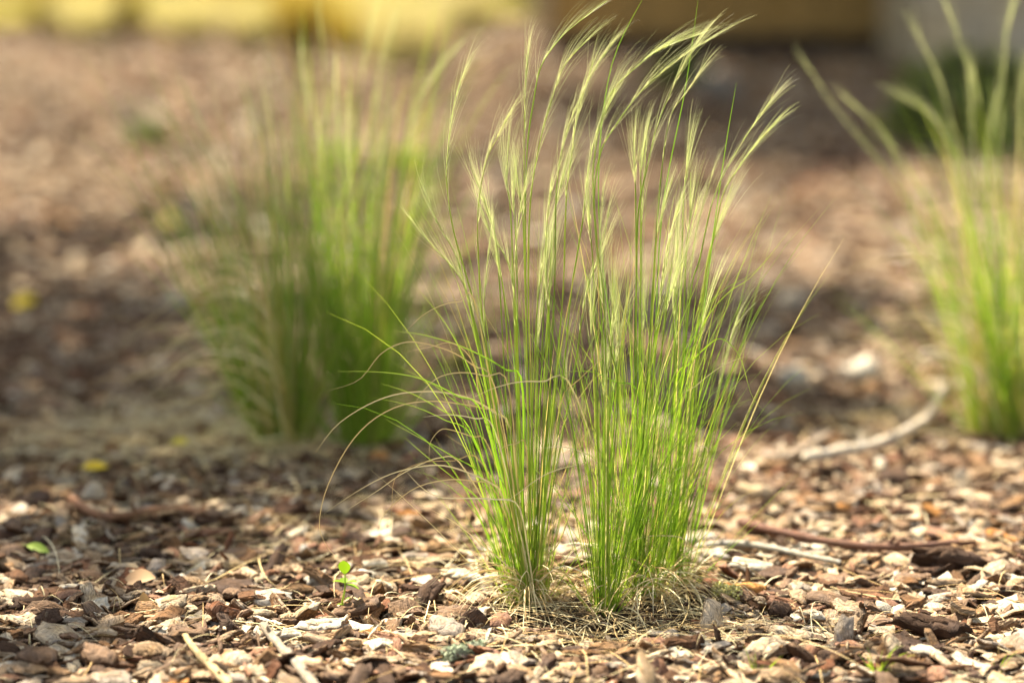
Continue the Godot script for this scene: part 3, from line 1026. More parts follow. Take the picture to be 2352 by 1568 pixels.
	var dry := [
		[[[130, 575], [290, 520], [400, 390], [520, 333], [640, 345], [760, 385], [860, 450], [960, 540]], 1, 0.0013],
		[[[75, 880], [180, 745], [330, 645], [480, 590], [640, 577], [760, 590], [860, 620], [960, 680], [1040, 760]], 0, 0.0019],
		[[[330, 1440], [190, 1400], [125, 1330], [95, 1230], [130, 1060], [230, 860], [350, 725], [500, 645], [660, 625], [800, 640], [900, 660], [990, 720]], 1, 0.0012],
		[[[605, 703], [740, 692], [860, 710], [960, 760]], 2, 0.0014],
		[[[118, 1180], [300, 1060], [450, 985], [600, 948], [720, 945], [850, 985], [960, 1040], [1000, 1090]], 0, 0.0017],
		[[[215, 1173], [380, 1070], [520, 975], [690, 905], [800, 940]], 0, 0.0013],
		[[[520, 965], [600, 1050], [690, 1100], [830, 1105], [960, 1110], [1080, 1140]], 2, 0.0015],
		[[[380, 1285], [420, 1180], [560, 1060], [720, 1015], [850, 1020], [960, 1060]], 1, 0.0013],
		[[[455, 1270], [455, 1130], [475, 1000], [600, 930], [760, 920], [890, 915]], 3, 0.0009],
		[[[570, 660], [590, 600], [680, 510], [800, 483], [920, 500], [1030, 540]], 1, 0.0013],
		[[[860, 605], [960, 560], [1080, 530], [1200, 528], [1340, 542]], 0, 0.0016],
		[[[640, 905], [645, 830], [690, 770], [740, 765], [850, 800], [930, 840]], 1, 0.0012],
		[[[525, 380], [650, 355], [740, 335], [820, 380], [870, 470], [890, 600]], 1, 0.0012],
		[[[515, 290], [600, 205], [700, 150], [790, 133], [870, 150]], 1, 0.0012],
		[[[2200, 405], [2090, 450], [1960, 550], [1870, 650]], 2, 0.0013],
		[[[985, 1150], [1080, 1080], [1220, 985], [1370, 942], [1450, 960]], 0, 0.0013],
		[[[1200, 857], [1300, 850], [1400, 880], [1470, 940]], 2, 0.0015],
		[[[655, 1165], [750, 1215], [850, 1290], [920, 1350]], 0, 0.0013],
		[[[1600, 1340], [1690, 1300], [1800, 1290], [1900, 1310]], 0, 0.0013],
		[[[1280, 1105], [1335, 1165], [1310, 1260], [1280, 1330]], 0, 0.0012],
		[[[1950, 870], [1990, 848], [2020, 870], [2000, 960]], 2, 0.0013],
		[[[1690, 290], [1540, 380], [1380, 520], [1290, 640]], 1, 0.0011],
		[[[980, 880], [1010, 850], [1070, 835], [1120, 850]], 1, 0.0012],
		[[[2030, 1270], [1960, 1330], [1880, 1400]], 0, 0.0012]]
	for q in dry:
		var px := crop_px(q[0])
		var inner: Vector2 = px[px.size() - 1]
		var root: Vector3 = t1 if inner.x < 1290 else (t3 if inner.x < 1480 else t4)
		root += Vector3(rnd(-0.008, 0.008), 0, rnd(-0.006, 0.01))
		arch(clump, px, root.z + rnd(0.005, 0.03), root, S[q[1]], S[q[1]].lerp(S[3], 0.2), q[2])
	var greens := [
		[[[170, 478], [350, 478], [520, 495], [640, 530], [780, 600], [900, 680]], 0.0014],
		[[[460, 277], [600, 295], [760, 340], [900, 400], [1020, 470], [1100, 540]], 0.0018],
		[[[2310, 680], [2240, 600], [2190, 430], [2140, 350], [2080, 315], [2020, 350], [1930, 440], [1860, 540]], 0.0014],
		[[[2430, -225], [2245, 0], [2130, 80], [2030, 190], [1970, 310], [1900, 500]], 0.0012],
		[[[2350, -110], [2230, 0], [2120, 60], [2020, 150], [1960, 290], [1890, 480]], 0.0011],
		[[[355, 605], [560, 650], [720, 720], [850, 800]], 0.0012], [[[400, 537], [560, 590], [720, 680], [840, 760]], 0.0013],
		[[[425, 715], [600, 810], [760, 900], [900, 1000]], 0.0012], [[[513, 800], [640, 910], [780, 1020], [900, 1130]], 0.0012],
		[[[2165, 730], [2050, 850], [1960, 1000], [1900, 1150]], 0.0012], [[[2210, 300], [2180, 480], [2100, 720], [2000, 1000], [1900, 1250]], 0.0011],
		[[[1220, 520], [1340, 480], [1450, 480], [1560, 530], [1680, 600]], 0.0014], [[[575, 60], [720, 240], [830, 450], [920, 700]], 0.0012], [[[520, 465], [640, 530], [760, 620], [870, 720]], 0.0012]]
	for q in greens:
		var px := crop_px(q[0])
		var inner: Vector2 = px[px.size() - 1]
		var root: Vector3 = t1 if inner.x < 1290 else (t3 if inner.x < 1480 else t4)
		root += Vector3(rnd(-0.008, 0.008), 0, rnd(-0.006, 0.01))
		var col: Color = Gn[rng.randi() % 4]
		arch(clump, px, root.z + rnd(0.0, 0.03), root, col, col.lerp(S[1], 0.3), q[1], "leaf_blade")
	# flowering stems, from tip to foot
	var stalks := [
		[[[1397, 0], [1350, 35], [1300, 75], [1262, 120], [1239, 163], [1226, 230], [1212, 330], [1207, 480], [1208, 700], [1215, 1000]], t1, 0.55, 60],
		[[[1568, 92], [1520, 112], [1476, 141], [1406, 211], [1380, 281], [1367, 351], [1362, 420], [1373, 571], [1388, 700], [1395, 1000]], t2, 0.45, 130],
		[[[1643, 83], [1564, 132], [1476, 206], [1420, 280], [1380, 350], [1365, 470], [1380, 700], [1392, 1000]], t2, 0.5, 90],
		[[[1597, 108], [1570, 150], [1547, 198], [1511, 286], [1489, 373], [1467, 483], [1463, 615], [1460, 900]], t3, 0.42, 120],
		[[[1604, 171], [1575, 215], [1542, 264], [1525, 351], [1512, 483], [1500, 650], [1482, 950]], t3, 0.45, 70],
		[[[1771, 228], [1745, 268], [1718, 307], [1665, 395], [1634, 474], [1608, 593], [1586, 681], [1560, 1000]], t4, 0.42, 120],
		[[[1766, 299], [1735, 335], [1696, 387], [1661, 448], [1639, 549], [1617, 659], [1580, 950]], t4, 0.45, 90],
		[[[1063, 176], [1045, 230], [1035, 290], [1028, 351], [1026, 422], [1041, 527], [1072, 637], [1110, 780], [1170, 1100]], t1, 0.42, 90],
		[[[1213, 127], [1207, 200], [1205, 264], [1204, 395], [1206, 527], [1208, 700], [1214, 1000]], t1, 0.40, 130],
		[[[1344, 97], [1292, 158], [1257, 264], [1235, 351], [1217, 483], [1214, 700], [1222, 1000]], t1, 0.42, 120],
		[[[1402, 105], [1349, 189], [1301, 307], [1282, 400], [1276, 496], [1273, 689], [1255, 1000]], t1, 0.50, 170],
		[[[1362, 141], [1327, 264], [1312, 360], [1302, 439], [1298, 527], [1292, 689], [1262, 1050]], t1, 0.46, 120],
		[[[1410, 211], [1370, 310], [1350, 400], [1340, 496], [1325, 590], [1309, 700], [1275, 1050]], t1, 0.48, 160],
		[[[945, 505], [990, 560], [1035, 610], [1067, 659], [1095, 760], [1135, 950], [1180, 1180]], t1, 0.45, 130],
		[[[975, 440], [1010, 520], [1048, 590], [1075, 690], [1110, 850], [1170, 1150]], t1, 0.45, 110],
		[[[1164, 272], [1140, 320], [1116, 373], [1098, 483], [1100, 615], [1112, 760], [1165, 1080]], t1, 0.42, 100],
		[[[1105, 480], [1130, 540], [1165, 600], [1182, 680], [1190, 820], [1200, 1100]], t1, 0.5, 130],
		[[[1205, 440], [1190, 520], [1182, 640], [1186, 800], [1195, 1050]], t1, 0.42, 110],
		[[[1268, 420], [1256, 520], [1254, 640], [1262, 760], [1258, 1000]], t1, 0.45, 110],
		[[[1400, 480], [1375, 590], [1350, 660], [1335, 740], [1320, 850], [1270, 1120]], t1, 0.45, 90],
		[[[1385, 440], [1378, 560], [1384, 680], [1400, 790], [1420, 900], [1400, 1150]], t2, 0.45, 120],
		[[[1300, 860], [1310, 920], [1325, 990], [1350, 1080], [1375, 1250]], t2, 0.4, 60],
		[[[1560, 470], [1535, 560], [1520, 650], [1510, 760], [1490, 980]], t3, 0.42, 130],
		[[[1600, 480], [1572, 600], [1560, 700], [1555, 820], [1540, 1050]], t4, 0.42, 110],
		[[[1545, 520], [1525, 640], [1505, 760], [1478, 1000]], t3, 0.45, 100],
		[[[1690, 745], [1672, 800], [1655, 870], [1640, 940], [1620, 1030], [1575, 1200]], t4, 0.42, 70],
		[[[1485, 330], [1476, 480], [1472, 640], [1468, 900]], t3, 0.55, 60],
		[[[1440, 700], [1420, 790], [1408, 880], [1395, 1080]], t2, 0.42, 90],
		[[[1130, 520], [1118, 620], [1112, 720], [1125, 850], [1175, 1130]], t1, 0.45, 80],
		[[[1636, 400], [1602, 520], [1585, 640], [1572, 800], [1556, 1050]], t4, 0.5, 100]]
	for q in stalks:
		var root: Vector3 = q[1]
		root += Vector3(rnd(-0.010, 0.010), 0, rnd(-0.008, 0.012))
		stalk(clump, q[0], root.z + rnd(-0.02, 0.02), root, q[2], q[3], rnd(0.045, 0.075), Vector3(0.10, 0.0, 0.02), false, rnd(0.0, 0.6))
	# younger heads, still half wrapped in their sheaths, low in the clump
	for k in 27:
		var tf: Array = pick([[t1, 1205, -26.0], [t1, 1225, 10.0], [t2, 1388, 4.0], [t3, 1468, 10.0], [t3, 1480, 30.0], [t4, 1548, 45.0]])
		var top_y := rnd(230, 780)
		var sway: float = tf[2] + rng.randfn(0, 34)
		var root: Vector3 = tf[0]
		root += Vector3(rnd(-0.010, 0.010), 0, rnd(-0.010, 0.010))
		stalk(clump, [[tf[1] + sway * 1.5 + rnd(-12, 22), top_y], [tf[1] + sway * 1.1, top_y + 110], [tf[1] + sway * 0.8, top_y + 230], [tf[1] + sway * 0.35, 1150]], root.z + rnd(-0.03, 0.03), root, 0.60, 80, rnd(0.07, 0.10), Vector3(0.05, 0, 0.02), false, rnd(0.0, 0.3), 0.5)
	# long bare stems that rise out of the frame
	for q in [[[1480, -10, ], 0], [[1605, -10], 0], [[1692, 190], 1]]:
		var g2 := Geo.new()
		var tp: Array = q[0]
		var pts := curve([t3, at(1420, 900, t3.z), at(1375, 480, t3.z - 0.02), at(1400, 170, t3.z - 0.03), at(tp[0], tp[1], t3.z - 0.03)], 22) if tp[0] == 1480 else (curve([t3, at(1500, 900, t3.z), at(1520, 500, t3.z - 0.02), at(1575, 200, t3.z - 0.02), at(tp[0], tp[1], t3.z - 0.03)], 22) if tp[0] == 1605 else curve([t4, at(1590, 950, t4.z), at(1630, 606, t4.z), at(1665, 351, t4.z), at(tp[0], tp[1], t4.z)], 22))
		g2.leaf(shift(pts, base), 0.0013, Vector3(0.2, 0.1, 1).normalized(), GREEN_BASE, Gn[3], Gn[1])
		put("leaf_blade", g2.mesh(M.leaf), clump)

func build_left_clump() -> void:
	var t1 := ground(655, 1035)
	var t2 := ground(840, 1040)
	var base := (t1 + t2) * 0.5
	base.y = height(base.x, base.z)
	var clump := thing("feather_grass_clump", base, "shaded green grass clump in two tufts with straw drooping from its side", "grass clump", "feather grass clumps planted in the mulch")
	tuft(clump, t1, 0.032, 0.024, 400, 0.20, 0.58, -0.07, 0.36, 0, 0.18, 1.25)
	tuft(clump, t2, 0.027, 0.024, 400, 0.22, 0.60, 0.0, 0.25, 0, 0.06, 1.25)
	# straw arching down to the side
	for k in 72:
		var y := rnd(600, 1010)
		var reach := rnd(60, 480) * rnd(0.5, 1.0)
		var fall := rnd(-40, 170)
		var px := [Vector2(600 - reach, y + fall), Vector2(600 - reach * rnd(0.6, 0.8), y + fall * 0.35 + rnd(-25, 25)), Vector2(600 - reach * rnd(0.25, 0.45), y - rnd(0, 45)), Vector2(610 + rnd(-25, 25), y + rnd(0, 60))]
		for j in px.size():
			px[j].y = minf(px[j].y, 1048.0)
		arch(clump, px, t1.z + rnd(-0.10, 0.12), t1 + Vector3(rnd(-0.04, 0.03), 0, rnd(-0.03, 0.03)), pick(STRAW).lerp(pick(GREENS), rng.randf() * 0.5), pick(STRAW), rnd(0.0010, 0.0022))
	var th := Geo.new()
	lying_straw(th, t1 + Vector3(-0.09, 0, 0.02) - Vector3(0, 0, 0), 0.085, 0.05, 300, 0.06, 0.22, 0.0024, 0.007)
	lying_straw(th, ground(300, 1010), 0.09, 0.06, 200, 0.06, 0.2, 0.0022, 0.007)
	lying_straw(th, t2 + Vector3(0, 0, 0.03), 0.05, 0.03, 60, 0.03, 0.12, 0.0016, 0.006)
	for k in th.v.size(): th.v[k] -= base
	put("thatch", th.mesh(M.straw), clump).set_meta("kind", "stuff")
	for q in [
		[[[722, -60], [740, 120], [750, 300], [765, 480], [790, 700], [830, 900]], t2, 0.5, 90],
		[[[1040, 120], [985, 190], [955, 260], [930, 400], [890, 620], [850, 850]], t2, 0.45, 110],
		[[[420, 200], [465, 290], [520, 400], [570, 520], [610, 700], [650, 880]], t1, 0.45, 120],
		[[[360, 250], [430, 300], [500, 390], [560, 500], [605, 680], [645, 880]], t1, 0.5, 100],
		[[[860, 30], [835, 150], [820, 300], [815, 480], [825, 700], [838, 900]], t2, 0.45, 110],
		[[[905, 40], [870, 180], [850, 330], [835, 500], [832, 750]], t2, 0.5, 90],
		[[[690, 120], [705, 260], [715, 400], [720, 560], [700, 780]], t1, 0.45, 110],
		[[[610, 240], [625, 330], [640, 430], [650, 560], [655, 760]], t1, 0.45, 110],
		[[[560, 200], [590, 300], [620, 420], [640, 600], [655, 800]], t1, 0.45, 100],
		[[[770, 180], [775, 300], [780, 430], [790, 600], [820, 820]], t2, 0.45, 120],
		[[[800, 260], [800, 360], [805, 500], [815, 650], [830, 850]], t2, 0.45, 120],
		[[[650, 330], [660, 430], [665, 540], [668, 700], [660, 880]], t1, 0.45, 100],
		[[[880, 330], [865, 430], [855, 540], [848, 700], [842, 880]], t2, 0.45, 100],
		[[[730, 330], [735, 430], [742, 560], [760, 720], [820, 900]], t2, 0.45, 100]]:
		var root: Vector3 = q[1]
		root += Vector3(rnd(-0.025, 0.025), 0, rnd(-0.02, 0.02))
		stalk(clump, q[0], root.z + rnd(-0.04, 0.04), root, q[2], q[3], 0.07, Vector3(0.05, 0, 0), true, 0.25)

func build_right_clump() -> void:
	var t1 := ground(2282, 1012)
	var t2 := ground(2375, 1015)
	var base := (t1 + t2) * 0.5
	base.y = height(base.x, base.z)
	var clump := thing("feather_grass_clump", base, "yellowish green grass clump leaning over the pale curved branch", "grass clump", "feather grass clumps planted in the mulch")
	tuft(clump, t1, 0.024, 0.026, 170, 0.20, 0.52, -0.03, 0.42, 0, 0.22, 1.3)
	tuft(clump, t2, 0.036, 0.03, 250, 0.20, 0.54, 0.02, 0.34, 0, 0.15, 1.3)
	for q in [[[1860, 775], [1960, 770], [2060, 790], [2140, 850], [2210, 930]], [[1930, 760], [2000, 720], [2090, 730], [2180, 800], [2240, 900]], [[2060, 800], [2150, 750], [2240, 710], [2340, 720]],
			[[1900, 640], [2010, 600], [2110, 590], [2200, 640], [2250, 760]], [[1960, 690], [2060, 640], [2150, 650], [2230, 740]], [[2100, 860], [2180, 800], [2270, 780], [2330, 830]]]:
		arch(clump, stem_px(q), t1.z + rnd(-0.03, 0.08), t1 + Vector3(rnd(-0.02, 0.03), 0, 0), pick(STRAW).lerp(GREENS[4], 0.4), STRAW[1], 0.0022)
	for k in 26:
		var y := rnd(700, 1000)
		var reach := rnd(80, 300)
		arch(clump, [Vector2(2230 - reach, minf(y + rnd(20, 90), 1010)), Vector2(2230 - reach * 0.5, y - rnd(0, 30)), Vector2(2240, y + 20)], t1.z + rnd(-0.05, 0.08), t1 + Vector3(rnd(-0.02, 0.05), 0, rnd(-0.02, 0.02)), pick(STRAW), STRAW[0], rnd(0.0014, 0.002))
	for q in [
		[[[1860, 160], [1930, 260], [2010, 360], [2090, 470], [2160, 620], [2220, 820]], t1, 0.5, 60], [[[1960, 240], [2040, 320], [2110, 430], [2165, 560], [2225, 800]], t1, 0.5, 60],
		[[[2085, 230], [2140, 270], [2180, 340], [2205, 450], [2240, 700], [2265, 880]], t1, 0.45, 130], [[[2110, 80], [2160, 190], [2190, 300], [2220, 450], [2255, 700]], t1, 0.45, 120],
		[[[2325, 30], [2312, 90], [2305, 190], [2300, 330], [2300, 520], [2320, 800]], t2, 0.42, 150], [[[2180, 30], [2215, 120], [2250, 230], [2275, 400], [2300, 700]], t2, 0.5, 80],
		[[[2290, 240], [2278, 300], [2270, 400], [2265, 560], [2264, 800]], t1, 0.45, 120], [[[2352, 180], [2345, 300], [2340, 450], [2345, 700]], t2, 0.45, 120], [[[2230, 180], [2235, 320], [2240, 480], [2255, 760]], t1, 0.45, 110]]:
		var root: Vector3 = q[1]
		root += Vector3(rnd(-0.025, 0.025), 0, rnd(-0.02, 0.02))
		stalk(clump, q[0], root.z + rnd(-0.04, 0.04), root, q[2], q[3], 0.075, Vector3(-0.03, 0, 0), true, 0.5)
	var th := Geo.new()
	lying_straw(th, ground(2120, 990), 0.07, 0.06, 90, 0.05, 0.18, 0.0017, 0.006)
	for k in th.v.size(): th.v[k] -= base
	put("thatch", th.mesh(M.straw), clump).set_meta("kind", "stuff")

# ------------------------------------------------------------------ twigs, leaves, sprouts
func stick(px: Array, r0: float, r1: float, ca: Color, cb: Color, label: String, lift := 0.008, called := "stick") -> void:
	var pts: Array = []
	for q in px:
		var p := ground(q[0], q[1])
		pts.append(p + Vector3(0, lift + (q[2] if q.size() > 2 else 0.0), 0))
	var c := curve(pts, px.size() * 7)
	var r := PackedFloat32Array()
	for j in c.size():
		var s := float(j) / (c.size() - 1)
		r.append(lerpf(r0, r1, s) * (1.0 + 0.10 * sin(s * 31.0) + (0.22 if j % 9 == 4 else 0.0)))
	var o := c[0]
	var g := Geo.new()
	g.tube(shift(c, o), r, 9, ca, cb, 0.17, int(r0 * 1e6))
	for k in 3:   # broken side stubs
		var j := int(c.size() * rnd(0.12, 0.88))
		var tn := (c[mini(j + 1, c.size() - 1)] - c[maxi(j - 1, 0)]).normalized()
		var d := (tn * rnd(0.4, 1.0) + Vector3(rnd(-0.5, 0.5), rnd(0.3, 1.0), rnd(-0.6, 0.6))).normalized()
		var q := c[j] - o
		g.tube(PackedVector3Array([q, q + d * r0 * 1.6, q + d * r0 * rnd(2.0, 3.4)]), PackedFloat32Array([r[j] * 0.62, r[j] * 0.42, r[j] * 0.26]), 6, ca * 0.85, cb, 0.12, k + 3)
	var m := put(called, g.mesh(M.stick))
	m.position = o
	tag(m, label, called)
	for q in px:
		var p := ground(q[0], q[1])
		taken.append(Vector3(p.x, p.z, r0 * 1.2))

func build_small_things() -> void:
	stick([[1850, 1104], [1920, 1090], [2010, 1072], [2080, 1040], [2135, 1000], [2168, 950, 0.012]], 0.0068, 0.0050, Color(0.64, 0.57, 0.47), Color(0.62, 0.53, 0.43), "pale curved branch lying in front of the yellowish grass clump", 0.027)
	stick([[1752, 1076], [1800, 1085], [1850, 1060], [1905, 1028]], 0.0042, 0.0034, Color(0.52, 0.42, 0.33), Color(0.5, 0.4, 0.3), "short bent pale stick beside the curved branch", 0.018)
	stick([[1700, 1240], [1790, 1262], [1880, 1282], [1980, 1296], [2080, 1298], [2180, 1290], [2240, 1286]], 0.0046, 0.0034, Color(0.21, 0.11, 0.08), Color(0.25, 0.14, 0.10), "long red-brown stick lying across the sunny mulch", 0.019)
	stick([[1600, 1294], [1690, 1286], [1780, 1298], [1860, 1316], [1930, 1330]], 0.0037, 0.0026, Color(0.56, 0.52, 0.44), Color(0.50, 0.47, 0.40), "thin silver-grey twig in front of the red-brown stick", 0.017)
	stick([[605, 1490, 0.012], [640, 1525, 0.008], [690, 1572, 0.004], [730, 1610]], 0.0036, 0.0046, Color(0.40, 0.34, 0.27), Color(0.42, 0.36, 0.29), "rough grey twig leaning on a bleached chip", 0.010)
	stick([[425, 1505, 0.008], [450, 1535, 0.006], [490, 1572, 0.004], [530, 1600]], 0.0026, 0.0042, Color(0.66, 0.50, 0.26), Color(0.66, 0.52, 0.30), "smooth cream peeled stick between dark chips", 0.010)
	stick([[165, 1180], [215, 1215], [270, 1222], [380, 1205], [470, 1212]], 0.0046, 0.0040, Color(0.27, 0.14, 0.085), Color(0.30, 0.17, 0.10), "reddish bent stick lying in the shaded mulch", 0.017)
	stick([[25, 1455], [70, 1465], [120, 1457]], 0.0052, 0.0050, Color(0.20, 0.15, 0.12), Color(0.23, 0.18, 0.14), "short grey-brown twig among dark fines", 0.006)
	# lichen twig
	for q in [[[[1025, 1540], [1065, 1530], [1108, 1520]], "short twig crusted with blue-green lichen", 0.0062, Color(0.20, 0.22, 0.15)], [[[1645, 1385], [1668, 1392], [1695, 1396]], "stubby twig crusted with yellow lichen behind the root mound", 0.0066, Color(0.40, 0.36, 0.15)]]:
		var t := thing("lichen_twig", ground(q[0][1][0], q[0][1][1]), q[1], "twig")
		var pts: Array = []
		for a in q[0]: pts.append(ground(a[0], a[1]) + Vector3(0, 0.013, 0) - t.position)
		var c := curve(pts, 12)
		var r := PackedFloat32Array()
		for j in c.size(): r.append(q[2] * rnd(0.85, 1.15))
		var g := Geo.new()
		g.tube(c, r, 9, q[3], q[3], 0.15, 4)
		put("wood", g.mesh(M.stick), t)
		var lg := Geo.new()
		for k in 420:
			var p: Vector3 = c[rng.randi() % c.size()] + Vector3(rnd(-0.004, 0.004), 0, 0)
			var a := rnd(-0.4, PI + 0.4)
			var d := Vector3(0, sin(a), cos(a))
			var e: Vector3 = p + d * q[2] * rnd(0.95, 1.18)
			var s := rnd(0.0008, 0.0022)
			var u := Vector3(rnd(-1, 1), rnd(-1, 1), rnd(-1, 1)).normalized()
			var w := u.cross(d).normalized()
			var col: Color = (Color(0.23, 0.30, 0.20) if q[2] < 0.0064 else Color(0.50, 0.46, 0.10)).lerp(Color(0.42, 0.44, 0.32), rng.randf() * 0.7)
			lg.tri(e - u * s, e + w * s + d * s * 0.6, e + u * s, col)
		put("lichen", lg.mesh(M.crumb), t).set_meta("kind", "stuff")
		taken.append(Vector3(t.position.x, t.position.z, 0.014))
	# seedling
	var sb := ground(790, 1420)
	var sd := thing("seedling", sb, "tiny bright green seedling with oval leaves rising from the mulch", "seedling")
	var sg := Geo.new()
	sd.scale = Vector3.ONE * 1.08
	sg.tube(curve([Vector3(0, -0.004, 0), Vector3(-0.0016, 0.012, 0), Vector3(0.001, 0.026, 0), Vector3(0.0012, 0.040, 0)], 10), PackedFloat32Array([0.0012, 0.0011, 0.001, 0.001, 0.0009, 0.0009, 0.0008, 0.0008, 0.0007, 0.0006, 0.0005]), 6, Color(0.40, 0.44, 0.10), Color(0.36, 0.50, 0.07))
	put("stem", sg.mesh(M.leaf), sd)
	for q in [[0.039, Vector3(-0.05, 1, 0.25), 0.014, 0.0105], [0.031, Vector3(-0.9, 0.35, 0.35), 0.011, 0.008], [0.031, Vector3(0.85, 0.3, 0.4), 0.012, 0.008], [0.030, Vector3(0.9, -0.15, 0.2), 0.013, 0.007], [0.031, Vector3(-0.2, 0.3, -0.9), 0.010, 0.007], [0.012, Vector3(-0.9, 0.2, 0.3), 0.0075, 0.0045], [0.017, Vector3(0.9, 0.3, 0.2), 0.006, 0.004], [0.009, Vector3(0.5, 0.3, 0.8), 0.006, 0.004]]:
		var lg := Geo.new()
		var d: Vector3 = q[1].normalized()
		var up := d.cross(Vector3(0.1, 0.2, -1) if absf(d.y) > 0.7 else Vector3.UP).cross(d).normalized()
		broad_leaf(lg, Vector3(0.001, q[0], 0), d, up, q[2], q[3], Color(0.21, 0.36, 0.03) * rnd(0.85, 1.1), 0.3, 0.2)
		put("leaf", lg.mesh(M.broad), sd)
	taken.append(Vector3(sb.x, sb.z, 0.012))
	# grassy sprouts
	for q in [[2015, 1556, 22, 0.030, "bright green grassy weed sprout with curling leaves beside the pale plank", 1.0], [1738, 1560, 9, 0.026, "thin green sprout of upright needles among bark chips", 0.8], [2290, 1545, 3, 0.030, "sparse green blades at the edge of the sunny mulch", 0.7]]:
		var p := ground(q[0], q[1])
		var t := thing("grass_sprout", p, q[4], "sprout")
		for k in q[2]:
			var a := rng.randf() * TAU
			var out := Vector3(cos(a), 0, sin(a))
			var g := Geo.new()
			var col := Color(0.26, 0.42, 0.03) * rnd(0.85, 1.2)
			g.leaf(blade_points(out * 0.002 + Vector3(0, -0.003, 0), (Vector3.UP + out * rnd(0.1, 0.9) * q[5]).normalized(), out, q[3] * rnd(0.6, 1.35), rnd(0.2, 1.6) * q[5], 7), 0.0015, Vector3(rnd(-1, 1), rnd(-1, 1), rnd(-1, 1)).normalized(), col, col, col.lerp(Color(0.5, 0.55, 0.1), 0.4))
			put("leaf_blade", g.mesh(M.leaf), t)
	# fallen leaves
	var fall := [
		[284, 1362, Vector3(0.75, 0.25, 0.5), 0.040, 0.019, Color(0.33, 0.22, 0.13), 0.2, "folded tan dead leaf lying beside the upright one", 0.012],
		[330, 1420, Vector3(0.02, 1, 0.05), 0.026, 0.012, Color(0.36, 0.24, 0.13), 0.1, "pointed tan dead leaf standing upright in the chips", 0.0],
		[188, 1104, Vector3(1, 0.1, 0.1), 0.030, 0.012, Color(0.66, 0.48, 0.04), 0.3, "bright yellow fallen leaf in front of the drooping straw", 0.016],
		[392, 1046, Vector3(1, 0.2, 0.2), 0.022, 0.014, Color(0.68, 0.58, 0.05), 0.3, "small yellow-green fallen leaf against the drooping straw", 0.014],
		[30, 728, Vector3(1, 0.3, 0.2), 0.040, 0.030, Color(0.60, 0.45, 0.05), 0.3, "dull yellow fallen leaf in deep shade", 0.02],
		[62, 1288, Vector3(0.95, -0.12, 0.3), 0.024, 0.010, Color(0.34, 0.46, 0.08), 0.5, "pale green fallen leaf curled on dark mulch", 0.016],
		[370, 535, Vector3(1, 0.4, 0.1), 0.040, 0.032, Color(0.72, 0.62, 0.10), 0.3, "pale yellow leaf on the sunny mulch behind the shaded clump", 0.02]]
	for q in fall:
		var p := ground(q[0], q[1])
		var d: Vector3 = q[2].normalized()
		var up := d.cross(Vector3(0.1, 0.1, -1) if absf(d.y) > 0.7 else Vector3(0, 0.75, 0.65)).cross(d).normalized()
		var t := thing("fallen_leaf", p, q[7], "leaf", "fallen leaves")
		var g := Geo.new()
		broad_leaf(g, Vector3(0, q[8], 0), d, up, q[3], q[4], q[5], q[6], 0.35)
		put("blade", g.mesh(M.straw), t)
		var s := Geo.new()
		s.tube(PackedVector3Array([Vector3(0, q[8], 0) - d * q[3] * 0.25, Vector3(0, q[8], 0) - d * q[3] * 0.1, Vector3(0, q[8], 0) + d * q[3] * 0.1]), PackedFloat32Array([0.0006, 0.0006, 0.0004]), 5, q[5] * 0.8, q[5])
		put("stalk", s.mesh(M.stick), t)
		taken.append(Vector3(p.x, p.z, 0.010))

